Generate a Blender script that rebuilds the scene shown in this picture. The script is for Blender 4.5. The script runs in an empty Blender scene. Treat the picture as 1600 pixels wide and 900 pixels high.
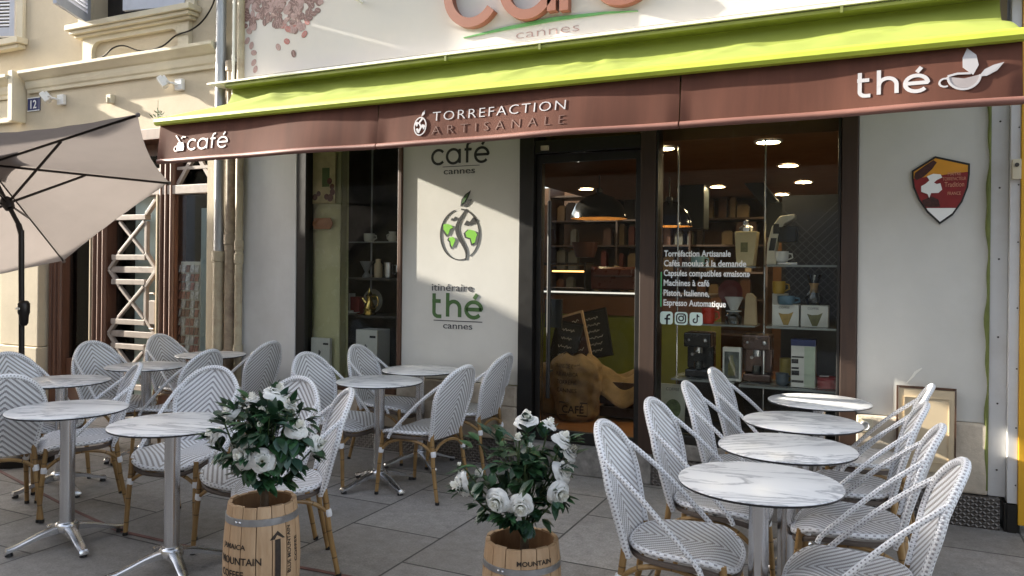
import bpy, bmesh, math, random
from mathutils import Vector, Matrix
R = math.radians
PI = math.pi
rnd = random.Random(7)
scene = bpy.context.scene
COL = scene.collection

# ------------------------------------------------------------------ helpers
class MB:
    """collects shapes and links them as ONE mesh object"""
    def __init__(s):
        s.v = []; s.f = []; s.uv = []; s.mi = []
    def add(s, verts, faces, uvs=None, mi=0):
        o = len(s.v)
        s.v += [tuple(p) for p in verts]
        for k, f in enumerate(faces):
            s.f.append([o + i for i in f]); s.mi.append(mi)
            s.uv.append(uvs[k] if uvs else None)
        return s
    def box(s, x0, x1, y0, y1, z0, z1, mi=0):
        v = [(x0,y0,z0),(x1,y0,z0),(x1,y1,z0),(x0,y1,z0),(x0,y0,z1),(x1,y0,z1),(x1,y1,z1),(x0,y1,z1)]
        return s.add(v, [(0,3,2,1),(4,5,6,7),(0,1,5,4),(1,2,6,5),(2,3,7,6),(3,0,4,7)], mi=mi)
    def obox(s, c, ax, ay, az, mi=0):
        c, ax, ay, az = map(Vector, (c, ax, ay, az))
        v = [c + i*ax + j*ay + k*az for k in (-1,1) for j in (-1,1) for i in (-1,1)]
        return s.add(v, [(0,2,3,1),(4,5,7,6),(0,1,5,4),(1,3,7,5),(3,2,6,7),(2,0,4,6)], mi=mi)
    def bar(s, a, b, w, h, up=(0,0,1), mi=0):
        a, b = Vector(a), Vector(b); d = b - a
        side = d.cross(Vector(up)).normalized(); u2 = side.cross(d).normalized()
        return s.obox((a+b)/2, d/2, side*w/2, u2*h/2, mi)
    def tube(s, path, r, seg=8, caps=True, mi=0, closed=False):
        P = [Vector(p) for p in path]; n = len(P)
        rr = r if isinstance(r, (list, tuple)) else [r]*n
        T = []
        for i in range(n):
            if closed: d = P[(i+1) % n] - P[i-1]
            else: d = P[min(i+1, n-1)] - P[max(i-1, 0)]
            T.append(d.normalized())
        ref = Vector((0,0,1)) if abs(T[0].z) < .9 else Vector((1,0,0))
        nx = T[0].cross(ref).normalized()
        verts = []; L = [0.]
        for i in range(n):
            if i: L.append(L[-1] + (P[i]-P[i-1]).length)
            nx = (nx - T[i]*nx.dot(T[i])).normalized(); ny = T[i].cross(nx)
            for k in range(seg):
                a = 2*PI*k/seg
                verts.append(P[i] + rr[i]*(math.cos(a)*nx + math.sin(a)*ny))
        if closed: L.append(L[-1] + (P[0]-P[-1]).length)
        faces = []; uvs = []
        for i in range(n if closed else n-1):
            for k in range(seg):
                k2 = (k+1) % seg; j = (i+1) % n
                faces.append((i*seg+k, i*seg+k2, j*seg+k2, j*seg+k))
                uvs.append(((k/seg, L[i]), ((k+1)/seg, L[i]), ((k+1)/seg, L[i+1]), (k/seg, L[i+1])))
        if caps and not closed:
            faces.append(tuple(reversed(range(seg)))); uvs.append(None)
            faces.append(tuple((n-1)*seg + k for k in range(seg))); uvs.append(None)
        return s.add(verts, faces, uvs, mi)
    def cyl(s, a, b, r, seg=16, mi=0):
        return s.tube([a, b], r, seg, True, mi)
    def lathe(s, prof, c=(0,0,0), seg=24, mi=0, fn=None, caps=False):
        verts = []; faces = []; uvs = []
        for (r, z) in prof:
            for k in range(seg):
                a = 2*PI*k/seg
                p = Vector((r*math.cos(a), r*math.sin(a), z))
                verts.append(fn(p) if fn else Vector(c) + p)
        for i in range(len(prof)-1):
            for k in range(seg):
                k2 = (k+1) % seg
                faces.append((i*seg+k, i*seg+k2, (i+1)*seg+k2, (i+1)*seg+k))
                uvs.append(((k/seg, prof[i][1]), ((k+1)/seg, prof[i][1]), ((k+1)/seg, prof[i+1][1]), (k/seg, prof[i+1][1])))
        if caps and prof[0][0] > 1e-5: faces.append(tuple(reversed(range(seg)))); uvs.append(None)
        if caps and prof[-1][0] > 1e-5: faces.append(tuple((len(prof)-1)*seg + k for k in range(seg))); uvs.append(None)
        return s.add(verts, faces, uvs, mi)
    def prism(s, poly, fn, depth, mi=0, base=0.):
        """poly in (a,b); fn(a,b,d) places it; d runs base..base+depth"""
        n = len(poly)
        v = [fn(a, b, base+depth) for a, b in poly] + [fn(a, b, base) for a, b in poly]
        f = [tuple(range(n)), tuple(reversed(range(n, 2*n)))]
        f += [(i, n+i, n+(i+1) % n, (i+1) % n) for i in range(n)]
        return s.add(v, f, mi=mi)
    def ribbon(s, pts, w, fn, depth, base=0., mi=0, closed=False):
        P = [Vector(p) for p in pts]; n = len(P); vs = []
        ww = w if isinstance(w, (list, tuple)) else [w]*n
        for i in range(n):
            if closed: d = P[(i+1) % n] - P[i-1]
            else: d = P[min(i+1, n-1)] - P[max(i-1, 0)]
            d.normalize(); nn = Vector((-d.y, d.x))*ww[i]/2
            a = P[i] + nn; b = P[i] - nn
            vs += [fn(a.x, a.y, base+depth), fn(b.x, b.y, base+depth), fn(a.x, a.y, base), fn(b.x, b.y, base)]
        F = []
        for i in range(n if closed else n-1):
            o = 4*i; q = 4*((i+1) % n)
            F += [(o, o+1, q+1, q), (o+2, q+2, q+3, o+3), (o, q, q+2, o+2), (o+1, o+3, q+3, q+1)]
        if not closed:
            F += [(0, 2, 3, 1), (4*n-4, 4*n-3, 4*n-1, 4*n-2)]
        return s.add(vs, F, mi=mi)
    def grid(s, fn, nu, nv, mi=0, uvfn=None):
        v = [fn(i/nu, j/nv) for j in range(nv+1) for i in range(nu+1)]
        F = []; U = []
        for j in range(nv):
            for i in range(nu):
                q = (j*(nu+1)+i, j*(nu+1)+i+1, (j+1)*(nu+1)+i+1, (j+1)*(nu+1)+i)
                F.append(q)
                cs = ((i/nu, j/nv), ((i+1)/nu, j/nv), ((i+1)/nu, (j+1)/nv), (i/nu, (j+1)/nv))
                U.append(tuple(uvfn(*c) for c in cs) if uvfn else cs)
        return s.add(v, F, U, mi)
    def ball(s, c, r, seg=12, rings=8, mi=0):
        rx, ry, rz = r if isinstance(r, (tuple, list)) else (r, r, r)
        prof = [(max(1e-6, math.sin(PI*i/rings)), -math.cos(PI*i/rings)) for i in range(rings+1)]
        return s.lathe(prof, seg=seg, mi=mi, fn=lambda p: Vector((c[0]+p.x*rx, c[1]+p.y*ry, c[2]+p.z*rz)))
    def text(s, txt, size, fn, depth=.002, base=0., align='LEFT', mi=0, bold=0., spacing=1., squash=1., width=None):
        vs, fs = text_geo(txt, bold, spacing)
        if not vs: return s
        x0 = min(v[0] for v in vs); x1 = max(v[0] for v in vs)
        sx = (width/(x1-x0)) if width else size*squash
        off = {'LEFT': x0, 'CENTER': (x0+x1)/2, 'RIGHT': x1}[align]
        V = [fn((x-off)*sx, y*size, base + (depth if z > .0 else 0.)) for x, y, z in vs]
        return s.add(V, fs, mi=mi)
    def build(s, name, mats, parent=None, smooth=False, bevel=0., loc=None, recalc=True):
        me = bpy.data.meshes.new(name)
        me.from_pydata(s.v, [], s.f)
        uvl = me.uv_layers.new(name='UVMap')
        i = 0
        for k, p in enumerate(me.polygons):
            p.material_index = s.mi[k]
            u = s.uv[k]
            for q in range(p.loop_total):
                if u and q < len(u): uvl.data[p.loop_start+q].uv = u[q]
        if recalc:
            bm = bmesh.new(); bm.from_mesh(me)
            bmesh.ops.recalc_face_normals(bm, faces=bm.faces)
            bm.to_mesh(me); bm.free()
        for m in (mats if isinstance(mats, (list, tuple)) else [mats]): me.materials.append(m)
        if smooth:
            for p in me.polygons: p.use_smooth = True
            me.set_sharp_from_angle(angle=R(42))
        o = bpy.data.objects.new(name, me); COL.objects.link(o)
        if parent: o.parent = parent
        if loc: o.location = loc
        if bevel:
            b = o.modifiers.new('bevel', 'BEVEL'); b.width = bevel; b.segments = 2; b.limit_method = 'ANGLE'; b.angle_limit = R(40)
        return o

_tc = {}
def text_geo(txt, bold, spacing):
    key = (txt, bold, spacing)
    if key not in _tc:
        cu = bpy.data.curves.new('t', 'FONT'); cu.body = txt; cu.size = 1.; cu.extrude = .01; cu.offset = bold
        cu.space_character = spacing; cu.resolution_u = 3
        ob = bpy.data.objects.new('t', cu); COL.objects.link(ob)
        dg = bpy.context.evaluated_depsgraph_get()
        me = bpy.data.meshes.new_from_object(ob.evaluated_get(dg))
        _tc[key] = ([tuple(v.co) for v in me.vertices], [tuple(p.vertices) for p in me.polygons])
        bpy.data.objects.remove(ob); bpy.data.curves.remove(cu); bpy.data.meshes.remove(me)
    return _tc[key]

def tag(o, label=None, cat=None, group=None, kind=None):
    if label: o['label'] = label
    if cat: o['category'] = cat
    if group: o['group'] = group
    if kind: o['kind'] = kind
    return o
def thing(name, label, cat, loc=(0,0,0), rz=0., group=None):
    o = bpy.data.objects.new(name, None); COL.objects.link(o)
    o.empty_display_size = .1; o.location = loc; o.rotation_euler = (0,0,rz)
    return tag(o, label, cat, group)
def kids(o): return [c for c in bpy.data.objects if c.parent == o]
def copy_tree(o, ch):
    """o: thing, ch: nested list [(part, [sub-parts])]"""
    r = o.copy(); COL.objects.link(r)
    for p, subs in ch:
        c = p.copy(); COL.objects.link(c); c.parent = r
        for q in subs:
            d = q.copy(); COL.objects.link(d); d.parent = c
    return r
def W(a, b, d): return Vector((a, -d, b))          # facade frame: along, up, out
def arc(cx, cy, rx, ry, a0, a1, n=16):
    return [(cx + rx*math.cos(R(a0+(a1-a0)*i/n)), cy + ry*math.sin(R(a0+(a1-a0)*i/n))) for i in range(n+1)]

# ------------------------------------------------------------------ materials
def nt_new(name):
    m = bpy.data.materials.new(name); m.use_nodes = True
    nt = m.node_tree; nt.nodes.clear()
    out = nt.nodes.new('ShaderNodeOutputMaterial'); bs = nt.nodes.new('ShaderNodeBsdfPrincipled')
    nt.links.new(bs.outputs[0], out.inputs[0])
    return m, nt, bs, out
def N(nt, t, **kw):
    n = nt.nodes.new(t)
    for k, v in kw.items(): setattr(n, k, v)
    return n
def mth(nt, op, a, b=None, c=None):
    n = nt.nodes.new('ShaderNodeMath'); n.operation = op
    for i, x in enumerate((a, b, c)):
        if x is None: continue
        if isinstance(x, (int, float)): n.inputs[i].default_value = x
        else: nt.links.new(x, n.inputs[i])
    return n.outputs[0]
def mixc(nt, fac, a, b, bt='MIX'):
    n = nt.nodes.new('ShaderNodeMix'); n.data_type = 'RGBA'; n.blend_type = bt
    for sock, x in ((n.inputs[0], fac), (n.inputs[6], a), (n.inputs[7], b)):
        if isinstance(x, (int, float)): sock.default_value = x
        elif isinstance(x, (tuple, list)): sock.default_value = (*x[:3], 1)
        else: nt.links.new(x, sock)
    return n.outputs[2]
def noise(nt, vec, scale, detail=4., rough=.6, dist=0.):
    n = nt.nodes.new('ShaderNodeTexNoise'); n.inputs['Scale'].default_value = scale
    n.inputs['Detail'].default_value = detail; n.inputs['Roughness'].default_value = rough; n.inputs['Distortion'].default_value = dist
    if vec: nt.links.new(vec, n.inputs['Vector'])
    return n.outputs['Fac']
def ramp(nt, fac, stops):
    n = nt.nodes.new('ShaderNodeValToRGB'); nt.links.new(fac, n.inputs[0])
    el = n.color_ramp.elements
    while len(el) > 1: el.remove(el[-1])
    for i, (p, c) in enumerate(stops):
        e = el[0] if i == 0 else el.new(p)
        e.position = p; e.color = (*c[:3], 1)
    return n.outputs[0]
def bump(nt, bs, h, strength=.3, dist=.01):
    b = nt.nodes.new('ShaderNodeBump'); b.inputs['Strength'].default_value = strength; b.inputs['Distance'].default_value = dist
    nt.links.new(h, b.inputs['Height']); nt.links.new(b.outputs[0], bs.inputs['Normal'])
def ocoord(nt, sc=(1,1,1)):
    t = nt.nodes.new('ShaderNodeTexCoord')
    if sc == (1,1,1): return t.outputs['Object']
    m = nt.nodes.new('ShaderNodeMapping'); m.inputs['Scale'].default_value = sc
    nt.links.new(t.outputs['Object'], m.inputs[0]); return m.outputs[0]
def mat(name, col, rough=.6, metal=0., var=.14, scale=5., bmp=0., bscale=60., stretch=(1,1,1), spec=.5, dirt=None, dscale=1.5, coat=0.):
    m, nt, bs, out = nt_new(name)
    v = ocoord(nt, stretch)
    n1 = noise(nt, v, scale, 6.)
    lo = tuple(c*(1-var) for c in col); hi = tuple(min(1, c*(1+var)) for c in col)
    c = ramp(nt, n1, [(.3, lo), (.7, hi)])
    if dirt:
        n2 = noise(nt, ocoord(nt), dscale, 8., .7)
        f = ramp(nt, n2, [(.48, (0,0,0)), (.72, (1,1,1))])
        c = mixc(nt, f, c, dirt)
    nt.links.new(c, bs.inputs['Base Color'])
    n3 = noise(nt, v, scale*3, 3.)
    rr = nt.nodes.new('ShaderNodeMapRange'); nt.links.new(n3, rr.inputs[0])
    rr.inputs[3].default_value = max(.03, rough-.1); rr.inputs[4].default_value = min(1, rough+.1)
    nt.links.new(rr.outputs[0], bs.inputs['Roughness'])
    bs.inputs['Metallic'].default_value = metal
    bs.inputs['Specular IOR Level'].default_value = spec
    if coat: bs.inputs['Coat Weight'].default_value = coat
    if bmp: bump(nt, bs, noise(nt, v, bscale, 5.), bmp, .006)
    return m
def emit(name, col, s):
    m, nt, bs, out = nt_new(name)
    bs.inputs['Base Color'].default_value = (*col, 1)
    bs.inputs['Emission Color'].default_value = (*col, 1); bs.inputs['Emission Strength'].default_value = s
    return m
def glass(name, tint=(1,1,1), ior=1.45, rough=0.):
    m = bpy.data.materials.new(name); m.use_nodes = True; nt = m.node_tree; nt.nodes.clear()
    out = N(nt, 'ShaderNodeOutputMaterial'); mx = N(nt, 'ShaderNodeMixShader'); tr = N(nt, 'ShaderNodeBsdfTransparent'); gl = N(nt, 'ShaderNodeBsdfGlossy'); fr = N(nt, 'ShaderNodeFresnel')
    tr.inputs[0].default_value = (*tint, 1); gl.inputs['Roughness'].default_value = rough; fr.inputs[0].default_value = ior
    nt.links.new(fr.outputs[0], mx.inputs[0]); nt.links.new(tr.outputs[0], mx.inputs[1]); nt.links.new(gl.outputs[0], mx.inputs[2]); nt.links.new(mx.outputs[0], out.inputs[0])
    return m
def cloth(name, col, transl=.35, var=.08, stretch=(1,1,1), bmp=.15, bscale=300.):
    m, nt, bs, out = nt_new(name)
    v = ocoord(nt, stretch)
    c = ramp(nt, noise(nt, v, 3., 6.), [(.3, tuple(x*(1-var) for x in col)), (.7, tuple(min(1, x*(1+var)) for x in col))])
    nt.links.new(c, bs.inputs['Base Color']); bs.inputs['Roughness'].default_value = .85; bs.inputs['Specular IOR Level'].default_value = .2
    bump(nt, bs, noise(nt, ocoord(nt), bscale, 2.), bmp, .002)
    t = N(nt, 'ShaderNodeBsdfTranslucent'); nt.links.new(c, t.inputs[0])
    mx = N(nt, 'ShaderNodeMixShader'); mx.inputs[0].default_value = transl
    nt.links.new(bs.outputs[0], mx.inputs[1]); nt.links.new(t.outputs[0], mx.inputs[2]); nt.links.new(mx.outputs[0], out.inputs[0])
    return m

WHITE = (.79, .79, .81); GREY = (.285, .277, .295)
def uvsep(nt):
    u = N(nt, 'ShaderNodeUVMap'); sp = N(nt, 'ShaderNodeSeparateXYZ'); nt.links.new(u.outputs[0], sp.inputs[0])
    return sp.outputs[0], sp.outputs[1]
def chevron_mat(name, k=.95, period=.033, strand=.0068, sign=1.):
    m, nt, bs, out = nt_new(name)
    u, v = uvsep(nt)
    cell = mth(nt, 'FLOOR', mth(nt, 'DIVIDE', u, strand))
    uq = mth(nt, 'ABSOLUTE', mth(nt, 'MULTIPLY', mth(nt, 'ADD', cell, .5), strand))
    t = mth(nt, 'DIVIDE', mth(nt, 'ADD', v, mth(nt, 'MULTIPLY', uq, k*sign)), period)
    fr = mth(nt, 'FRACT', t)
    msk = mth(nt, 'LESS_THAN', fr, .43)
    info = N(nt, 'ShaderNodeObjectInfo')
    wv = mixc(nt, noise(nt, ocoord(nt), 25., 3.), tuple(x*.9 for x in WHITE), WHITE)
    gv = mixc(nt, info.outputs['Random'], GREY, (.31, .285, .265))
    c = mixc(nt, msk, wv, gv)
    # dark gaps between strands
    gap = mth(nt, 'FRACT', mth(nt, 'DIVIDE', u, strand))
    edge = mth(nt, 'LESS_THAN', gap, .14)
    c = mixc(nt, mth(nt, 'MULTIPLY', edge, .35), c, (.16, .155, .16))
    nt.links.new(c, bs.inputs['Base Color']); bs.inputs['Roughness'].default_value = .42
    h = mth(nt, 'SINE', mth(nt, 'MULTIPLY', gap, PI))
    h2 = mth(nt, 'SINE', mth(nt, 'MULTIPLY', fr, 2*PI))
    bump(nt, bs, mth(nt, 'ADD', h, mth(nt, 'MULTIPLY', h2, .5)), .5, .0015)
    return m
def wrap_mat(name, rows=(1, 5), pitch=.017):
    """white cane wrapped round a tube with rows of grey dashes"""
    m, nt, bs, out = nt_new(name)
    u, v = uvsep(nt)
    col = mth(nt, 'FLOOR', mth(nt, 'MULTIPLY', u, 12.))
    odd = mth(nt, 'MODULO', col, 2.)
    fv = mth(nt, 'FRACT', mth(nt, 'ADD', mth(nt, 'DIVIDE', v, pitch), mth(nt, 'MULTIPLY', mth(nt, 'FLOOR', mth(nt, 'DIVIDE', col, 2.)), .5)))
    d = mth(nt, 'MULTIPLY', mth(nt, 'LESS_THAN', fv, .40), odd)
    wv = mixc(nt, noise(nt, ocoord(nt), 30., 2.), tuple(x*.88 for x in WHITE), WHITE)
    c = mixc(nt, d, wv, (.30,.29,.30))
    nt.links.new(c, bs.inputs['Base Color']); bs.inputs['Roughness'].default_value = .4
    bump(nt, bs, mth(nt, 'SINE', mth(nt, 'MULTIPLY', v, 2*PI/.0085)), .5, .0012)
    return m
def bamboo_mat():
    m, nt, bs, out = nt_new('bamboo paint')
    u, v = uvsep(nt)
    n1 = noise(nt, ocoord(nt, (1,1,.3)), 18., 5.)
    c = ramp(nt, n1, [(.3, (.19, .105, .035)), (.65, (.33, .2, .075))])
    fr = mth(nt, 'FRACT', mth(nt, 'DIVIDE', mth(nt, 'ADD', v, .05), .135))
    node = mth(nt, 'LESS_THAN', fr, .045)
    c = mixc(nt, mth(nt, 'MULTIPLY', node, .75), c, (.07, .035, .012))
    nt.links.new(c, bs.inputs['Base Color']); bs.inputs['Roughness'].default_value = .38
    return m
def marble_mat():
    m, nt, bs, out = nt_new('marble laminate')
    info = N(nt, 'ShaderNodeObjectInfo'); t = N(nt, 'ShaderNodeTexCoord')
    ad = N(nt, 'ShaderNodeVectorMath', operation='ADD'); sc = N(nt, 'ShaderNodeVectorMath', operation='SCALE')
    cb = N(nt, 'ShaderNodeCombineXYZ')
    for i in range(3): nt.links.new(info.outputs['Random'], cb.inputs[i])
    nt.links.new(cb.outputs[0], sc.inputs[0]); sc.inputs['Scale'].default_value = 37.
    nt.links.new(t.outputs['Object'], ad.inputs[0]); nt.links.new(sc.outputs[0], ad.inputs[1])
    mp = N(nt, 'ShaderNodeMapping'); mp.inputs['Rotation'].default_value = (0, 0, R(28)); mp.inputs['Scale'].default_value = (.8, 3.2, 1)
    nt.links.new(ad.outputs[0], mp.inputs[0])
    n1 = noise(nt, mp.outputs[0], 2.0, 8., .62, .9)
    v1 = ramp(nt, n1, [(.455, (0,0,0)), (.5, (1,1,1)), (.525, (.18,.18,.18)), (.60, (0,0,0))])
    n2 = noise(nt, mp.outputs[0], 1.1, 3., .5, .4)
    c = mixc(nt, mth(nt, 'MULTIPLY', v1, .8), (.72, .72, .72), (.20, .21, .24))
    c = mixc(nt, mth(nt, 'MULTIPLY', ramp(nt, n2, [(.5, (0,0,0)), (.75, (1,1,1))]), .35), c, (.42, .43, .45))
    nt.links.new(c, bs.inputs['Base Color']); bs.inputs['Roughness'].default_value = .33
    return m
def paving_mat():
    m, nt, bs, out = nt_new('grey stone paving')
    g = N(nt, 'ShaderNodeNewGeometry'); sp = N(nt, 'ShaderNodeSeparateXYZ'); nt.links.new(g.outputs['Position'], sp.inputs[0])
    cb = N(nt, 'ShaderNodeCombineXYZ')
    nt.links.new(mth(nt, 'ADD', sp.outputs[1], 40.3), cb.inputs[0]); nt.links.new(mth(nt, 'ADD', sp.outputs[0], 61.6), cb.inputs[1])
    br = N(nt, 'ShaderNodeTexBrick'); nt.links.new(cb.outputs[0], br.inputs['Vector'])
    br.inputs['Scale'].default_value = 1.; br.inputs['Brick Width'].default_value = .78; br.inputs['Row Height'].default_value = .6
    br.inputs['Mortar Size'].default_value = .007; br.inputs['Mortar Smooth'].default_value = .25; br.inputs['Bias'].default_value = 0.
    br.inputs['Color1'].default_value = (.225, .211, .197, 1); br.inputs['Color2'].default_value = (.335, .315, .295, 1); br.inputs['Mortar'].default_value = (.035, .033, .032, 1)
    n1 = noise(nt, g.outputs['Position'], 85., 6., .85)
    c = mixc(nt, 1., br.outputs['Color'], ramp(nt, n1, [(.30, (.52, .51, .50)), (.5, (.95, .95, .95)), (.70, (1.35, 1.34, 1.33))]), 'MULTIPLY')
    n5 = noise(nt, g.outputs['Position'], 14., 5., .7)
    c = mixc(nt, 1., c, ramp(nt, n5, [(.32, (.78, .77, .76)), (.68, (1.14, 1.14, 1.14))]), 'MULTIPLY')
    n2 = noise(nt, g.outputs['Position'], 1.3, 8., .7)
    c = mixc(nt, mth(nt, 'MULTIPLY', ramp(nt, n2, [(.45, (0,0,0)), (.75, (1,1,1))]), .55), c, (.165, .15, .135))
    n4 = noise(nt, g.outputs['Position'], 5.5, 6., .75)
    c = mixc(nt, mth(nt, 'MULTIPLY', ramp(nt, n4, [(.56, (0,0,0)), (.66, (1,1,1))]), .45), c, (.125, .114, .103))
    v_ = N(nt, 'ShaderNodeTexVoronoi'); v_.inputs['Scale'].default_value = 3.1; v_.inputs['Randomness'].default_value = 1.; nt.links.new(g.outputs['Position'], v_.inputs['Vector'])
    gum = mth(nt, 'LESS_THAN', v_.outputs['Distance'], .055)
    c = mixc(nt, mth(nt, 'MULTIPLY', gum, .45), c, (.10, .095, .09))
    nt.links.new(c, bs.inputs['Base Color'])
    bs.inputs['Roughness'].default_value = .62
    n3 = noise(nt, g.outputs['Position'], 90., 3.)
    h = mth(nt, 'SUBTRACT', mth(nt, 'MULTIPLY', n3, .35), mth(nt, 'MULTIPLY', br.outputs['Fac'], 1.2))
    bump(nt, bs, h, .35, .006)
    return m
def tread_mat():
    m, nt, bs, out = nt_new('diamond tread plate')
    g = N(nt, 'ShaderNodeNewGeometry'); sp = N(nt, 'ShaderNodeSeparateXYZ'); nt.links.new(g.outputs['Position'], sp.inputs[0])
    p = mth(nt, 'MULTIPLY', mth(nt, 'ADD', sp.outputs[0], sp.outputs[2]), PI/.042)
    q = mth(nt, 'MULTIPLY', mth(nt, 'SUBTRACT', sp.outputs[0], sp.outputs[2]), PI/.042)
    sA = mth(nt, 'MULTIPLY', mth(nt, 'ABSOLUTE', mth(nt, 'SINE', p)), mth(nt, 'POWER', mth(nt, 'ABSOLUTE', mth(nt, 'COSINE', q)), 6.))
    sB = mth(nt, 'MULTIPLY', mth(nt, 'ABSOLUTE', mth(nt, 'SINE', q)), mth(nt, 'POWER', mth(nt, 'ABSOLUTE', mth(nt, 'COSINE', p)), 6.))
    h = mth(nt, 'MAXIMUM', sA, sB)
    n1 = noise(nt, g.outputs['Position'], 9., 6.)
    c = ramp(nt, n1, [(.3, (.06, .052, .047)), (.7, (.13, .115, .105))])
    c = mixc(nt, mth(nt, 'MULTIPLY', h, .6), c, (.22, .2, .185))
    nt.links.new(c, bs.inputs['Base Color']); bs.inputs['Metallic'].default_value = .55; bs.inputs['Roughness'].default_value = .42
    bump(nt, bs, h, .9, .006)
    return m
def bag_mat():
    m, nt, bs, out = nt_new('burlap')
    v = ocoord(nt)
    w1 = N(nt, 'ShaderNodeTexWave'); w1.inputs['Scale'].default_value = 90.; w1.inputs['Distortion'].default_value = 1.5; nt.links.new(v, w1.inputs[0])
    c = ramp(nt, noise(nt, v, 7., 6.), [(.3, (.20, .13, .06)), (.7, (.40, .27, .13))])
    c = mixc(nt, mth(nt, 'MULTIPLY', w1.outputs['Fac'], .3), c, (.1, .06, .025))
    nt.links.new(c, bs.inputs['Base Color']); bs.inputs['Roughness'].default_value = .9
    bump(nt, bs, w1.outputs['Fac'], .4, .003)
    return m
def wood_mat(name, c1, c2, rough=.5, stretch=(1,1,.06), scale=22.):
    m, nt, bs, out = nt_new(name)
    v = ocoord(nt, stretch)
    n1 = noise(nt, v, scale, 8., .65, .6)
    n2 = noise(nt, ocoord(nt), 2.2, 3.)
    c = ramp(nt, n1, [(.32, c1), (.68, c2)])
    c = mixc(nt, mth(nt, 'MULTIPLY', n2, .35), c, tuple(x*.6 for x in c1))
    nt.links.new(c, bs.inputs['Base Color']); bs.inputs['Roughness'].default_value = rough
    bump(nt, bs, n1, .15, .003)
    return m

M = {}
M['chevron'] = chevron_mat('woven chevron cane')
M['chevron_seat'] = chevron_mat('woven chevron seat', k=.95, period=.033)
M['wrap'] = wrap_mat('wrapped white cane')
M['rim'] = wrap_mat('striped seat rim', pitch=.03)
M['white_cane'] = mat('plain white cane', WHITE, .42, var=.08, scale=30)
M['bamboo'] = bamboo_mat()
M['marble'] = marble_mat()
M['black_edge'] = mat('black laminate edge', (.012, .012, .014), .35)
M['alu'] = mat('polished aluminium', (.62, .62, .63), .24, 1., var=.1, scale=8, stretch=(1,1,.1))
M['paving'] = paving_mat()
M['tread'] = tread_mat()
M['burlap'] = bag_mat()
M['white_wall'] = mat('white painted panel', (.57, .555, .515), .5, var=.05, scale=2.5, bmp=.12, bscale=130, dirt=(.535, .52, .475), dscale=1.1)
M['grey_white'] = mat('off white pilaster', (.56, .56, .555), .55, var=.07, scale=2.5, dirt=(.50, .495, .485), dscale=1.7, stretch=(1,1,.3))
M['stone_base'] = mat('rough beige render', (.50, .43, .34), .85, var=.16, scale=9, bmp=.6, bscale=45, dirt=(.27, .22, .17), dscale=2.2)
M['step_stone'] = mat('worn grey step stone', (.24, .225, .205), .75, var=.35, scale=14, bmp=.4, bscale=50, dirt=(.09, .085, .08), dscale=4)
M['cream'] = mat('cream stucco', (.50, .425, .305), .85, var=.07, scale=2.2, bmp=.35, bscale=55, dirt=(.43, .36, .26), dscale=.9)
M['cream_trim'] = mat('cream cornice plaster', (.55, .49, .36), .75, var=.07, scale=4, bmp=.12, bscale=40, dirt=(.50, .43, .31), dscale=1.6)
M['black_frame'] = mat('black painted frame', (.008, .007, .006), .4, var=.3)
M['brown_frame'] = wood_mat('brown wood frame', (.06, .027, .015), (.12, .058, .03), .45)
M['post_wood'] = wood_mat('brown door post', (.03, .015, .009), (.056, .029, .018), .5)
M['shop_wood'] = wood_mat('reddish brown shopfront', (.085, .035, .02), (.16, .07, .04), .42)
M['grille'] = mat('dusty rose grille paint', (.28, .23, .195), .5, var=.18, scale=12)
M['pane'] = glass('window glass', (.95, .97, .96), 1.27)
M['dark_pane'] = glass('dark shop glass', (.8, .85, .85), 1.4)
M['clear'] = glass('clear glassware', (.85, .88, .88), 1.6)
M['lime'] = cloth('lime awning cloth', (.235, .275, .055), .10, var=.05, bmp=.25, bscale=160.)
M['lime_metal'] = mat('lime painted metal', (.36, .42, .04), .45, var=.1, scale=6)
M['olive_metal'] = mat('olive painted cassette', (.17, .19, .05), .45, var=.15, scale=6)
M['brown_cloth'] = cloth('brown valance cloth', (.100, .040, .027), .04, var=.18, stretch=(2.5,1,.25), bmp=.2)
M['brown_hem'] = mat('brown hem bar', (.19, .085, .064), .5, var=.1)
M['silver_letter'] = mat('silver grey lettering', (.42, .40, .40), .35, .25, var=.06)
M['grey_letter'] = mat('dull grey lettering', (.33, .29, .28), .4, .3, var=.1)
M['faded_letter'] = mat('faded outline lettering', (.13, .062, .046), .5, .2, var=.2)
M['sign_board'] = mat('cream sign board', (.51, .482, .45), .5, var=.035, scale=1.5, dirt=(.56, .51, .46), dscale=.8)
M['sign_brown'] = mat('terracotta letters', (.21, .078, .047), .45, var=.06)
M['sign_grey'] = mat('grey print', (.36, .37, .34), .5)
M['sign_green'] = mat('green swoosh', (.09, .27, .08), .45)
M['trim_white'] = mat('white trim', (.8, .78, .7), .45, var=.05)
M['bean_a'] = mat('printed bean brown', (.15, .075, .06), .5, var=.2, scale=40)
M['bean_b'] = mat('printed bean pale', (.34, .22, .20), .5, var=.2, scale=40)
M['bean_c'] = mat('printed bean red', (.36, .12, .10), .5, var=.2, scale=40)
M['black_print'] = mat('black print', (.012, .012, .012), .5)
M['grey_print'] = mat('soft grey print', (.045, .045, .05), .5)
M['green_print'] = mat('lime leaf print', (.2, .52, .04), .5)
M['dkgreen_print'] = mat('dark green print', (.035, .10, .02), .5)
M['the_green'] = mat('thé green print', (.055, .125, .035), .5)
M['vinyl'] = mat('white window vinyl', (.85, .85, .83), .5, var=.03)
M['vinyl_mint'] = mat('pale mint vinyl', (.66, .8, .72), .5, var=.03)
M['vinyl_green'] = mat('green vinyl bar', (.12, .5, .2), .5)
M['yellow'] = mat('yellow painted panel', (.62, .33, .02), .4, var=.06)
M['right_panel'] = mat('pale screwed panel', (.55, .545, .54), .4, var=.05, scale=3, dirt=(.45, .43, .41), dscale=1.2)
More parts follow.
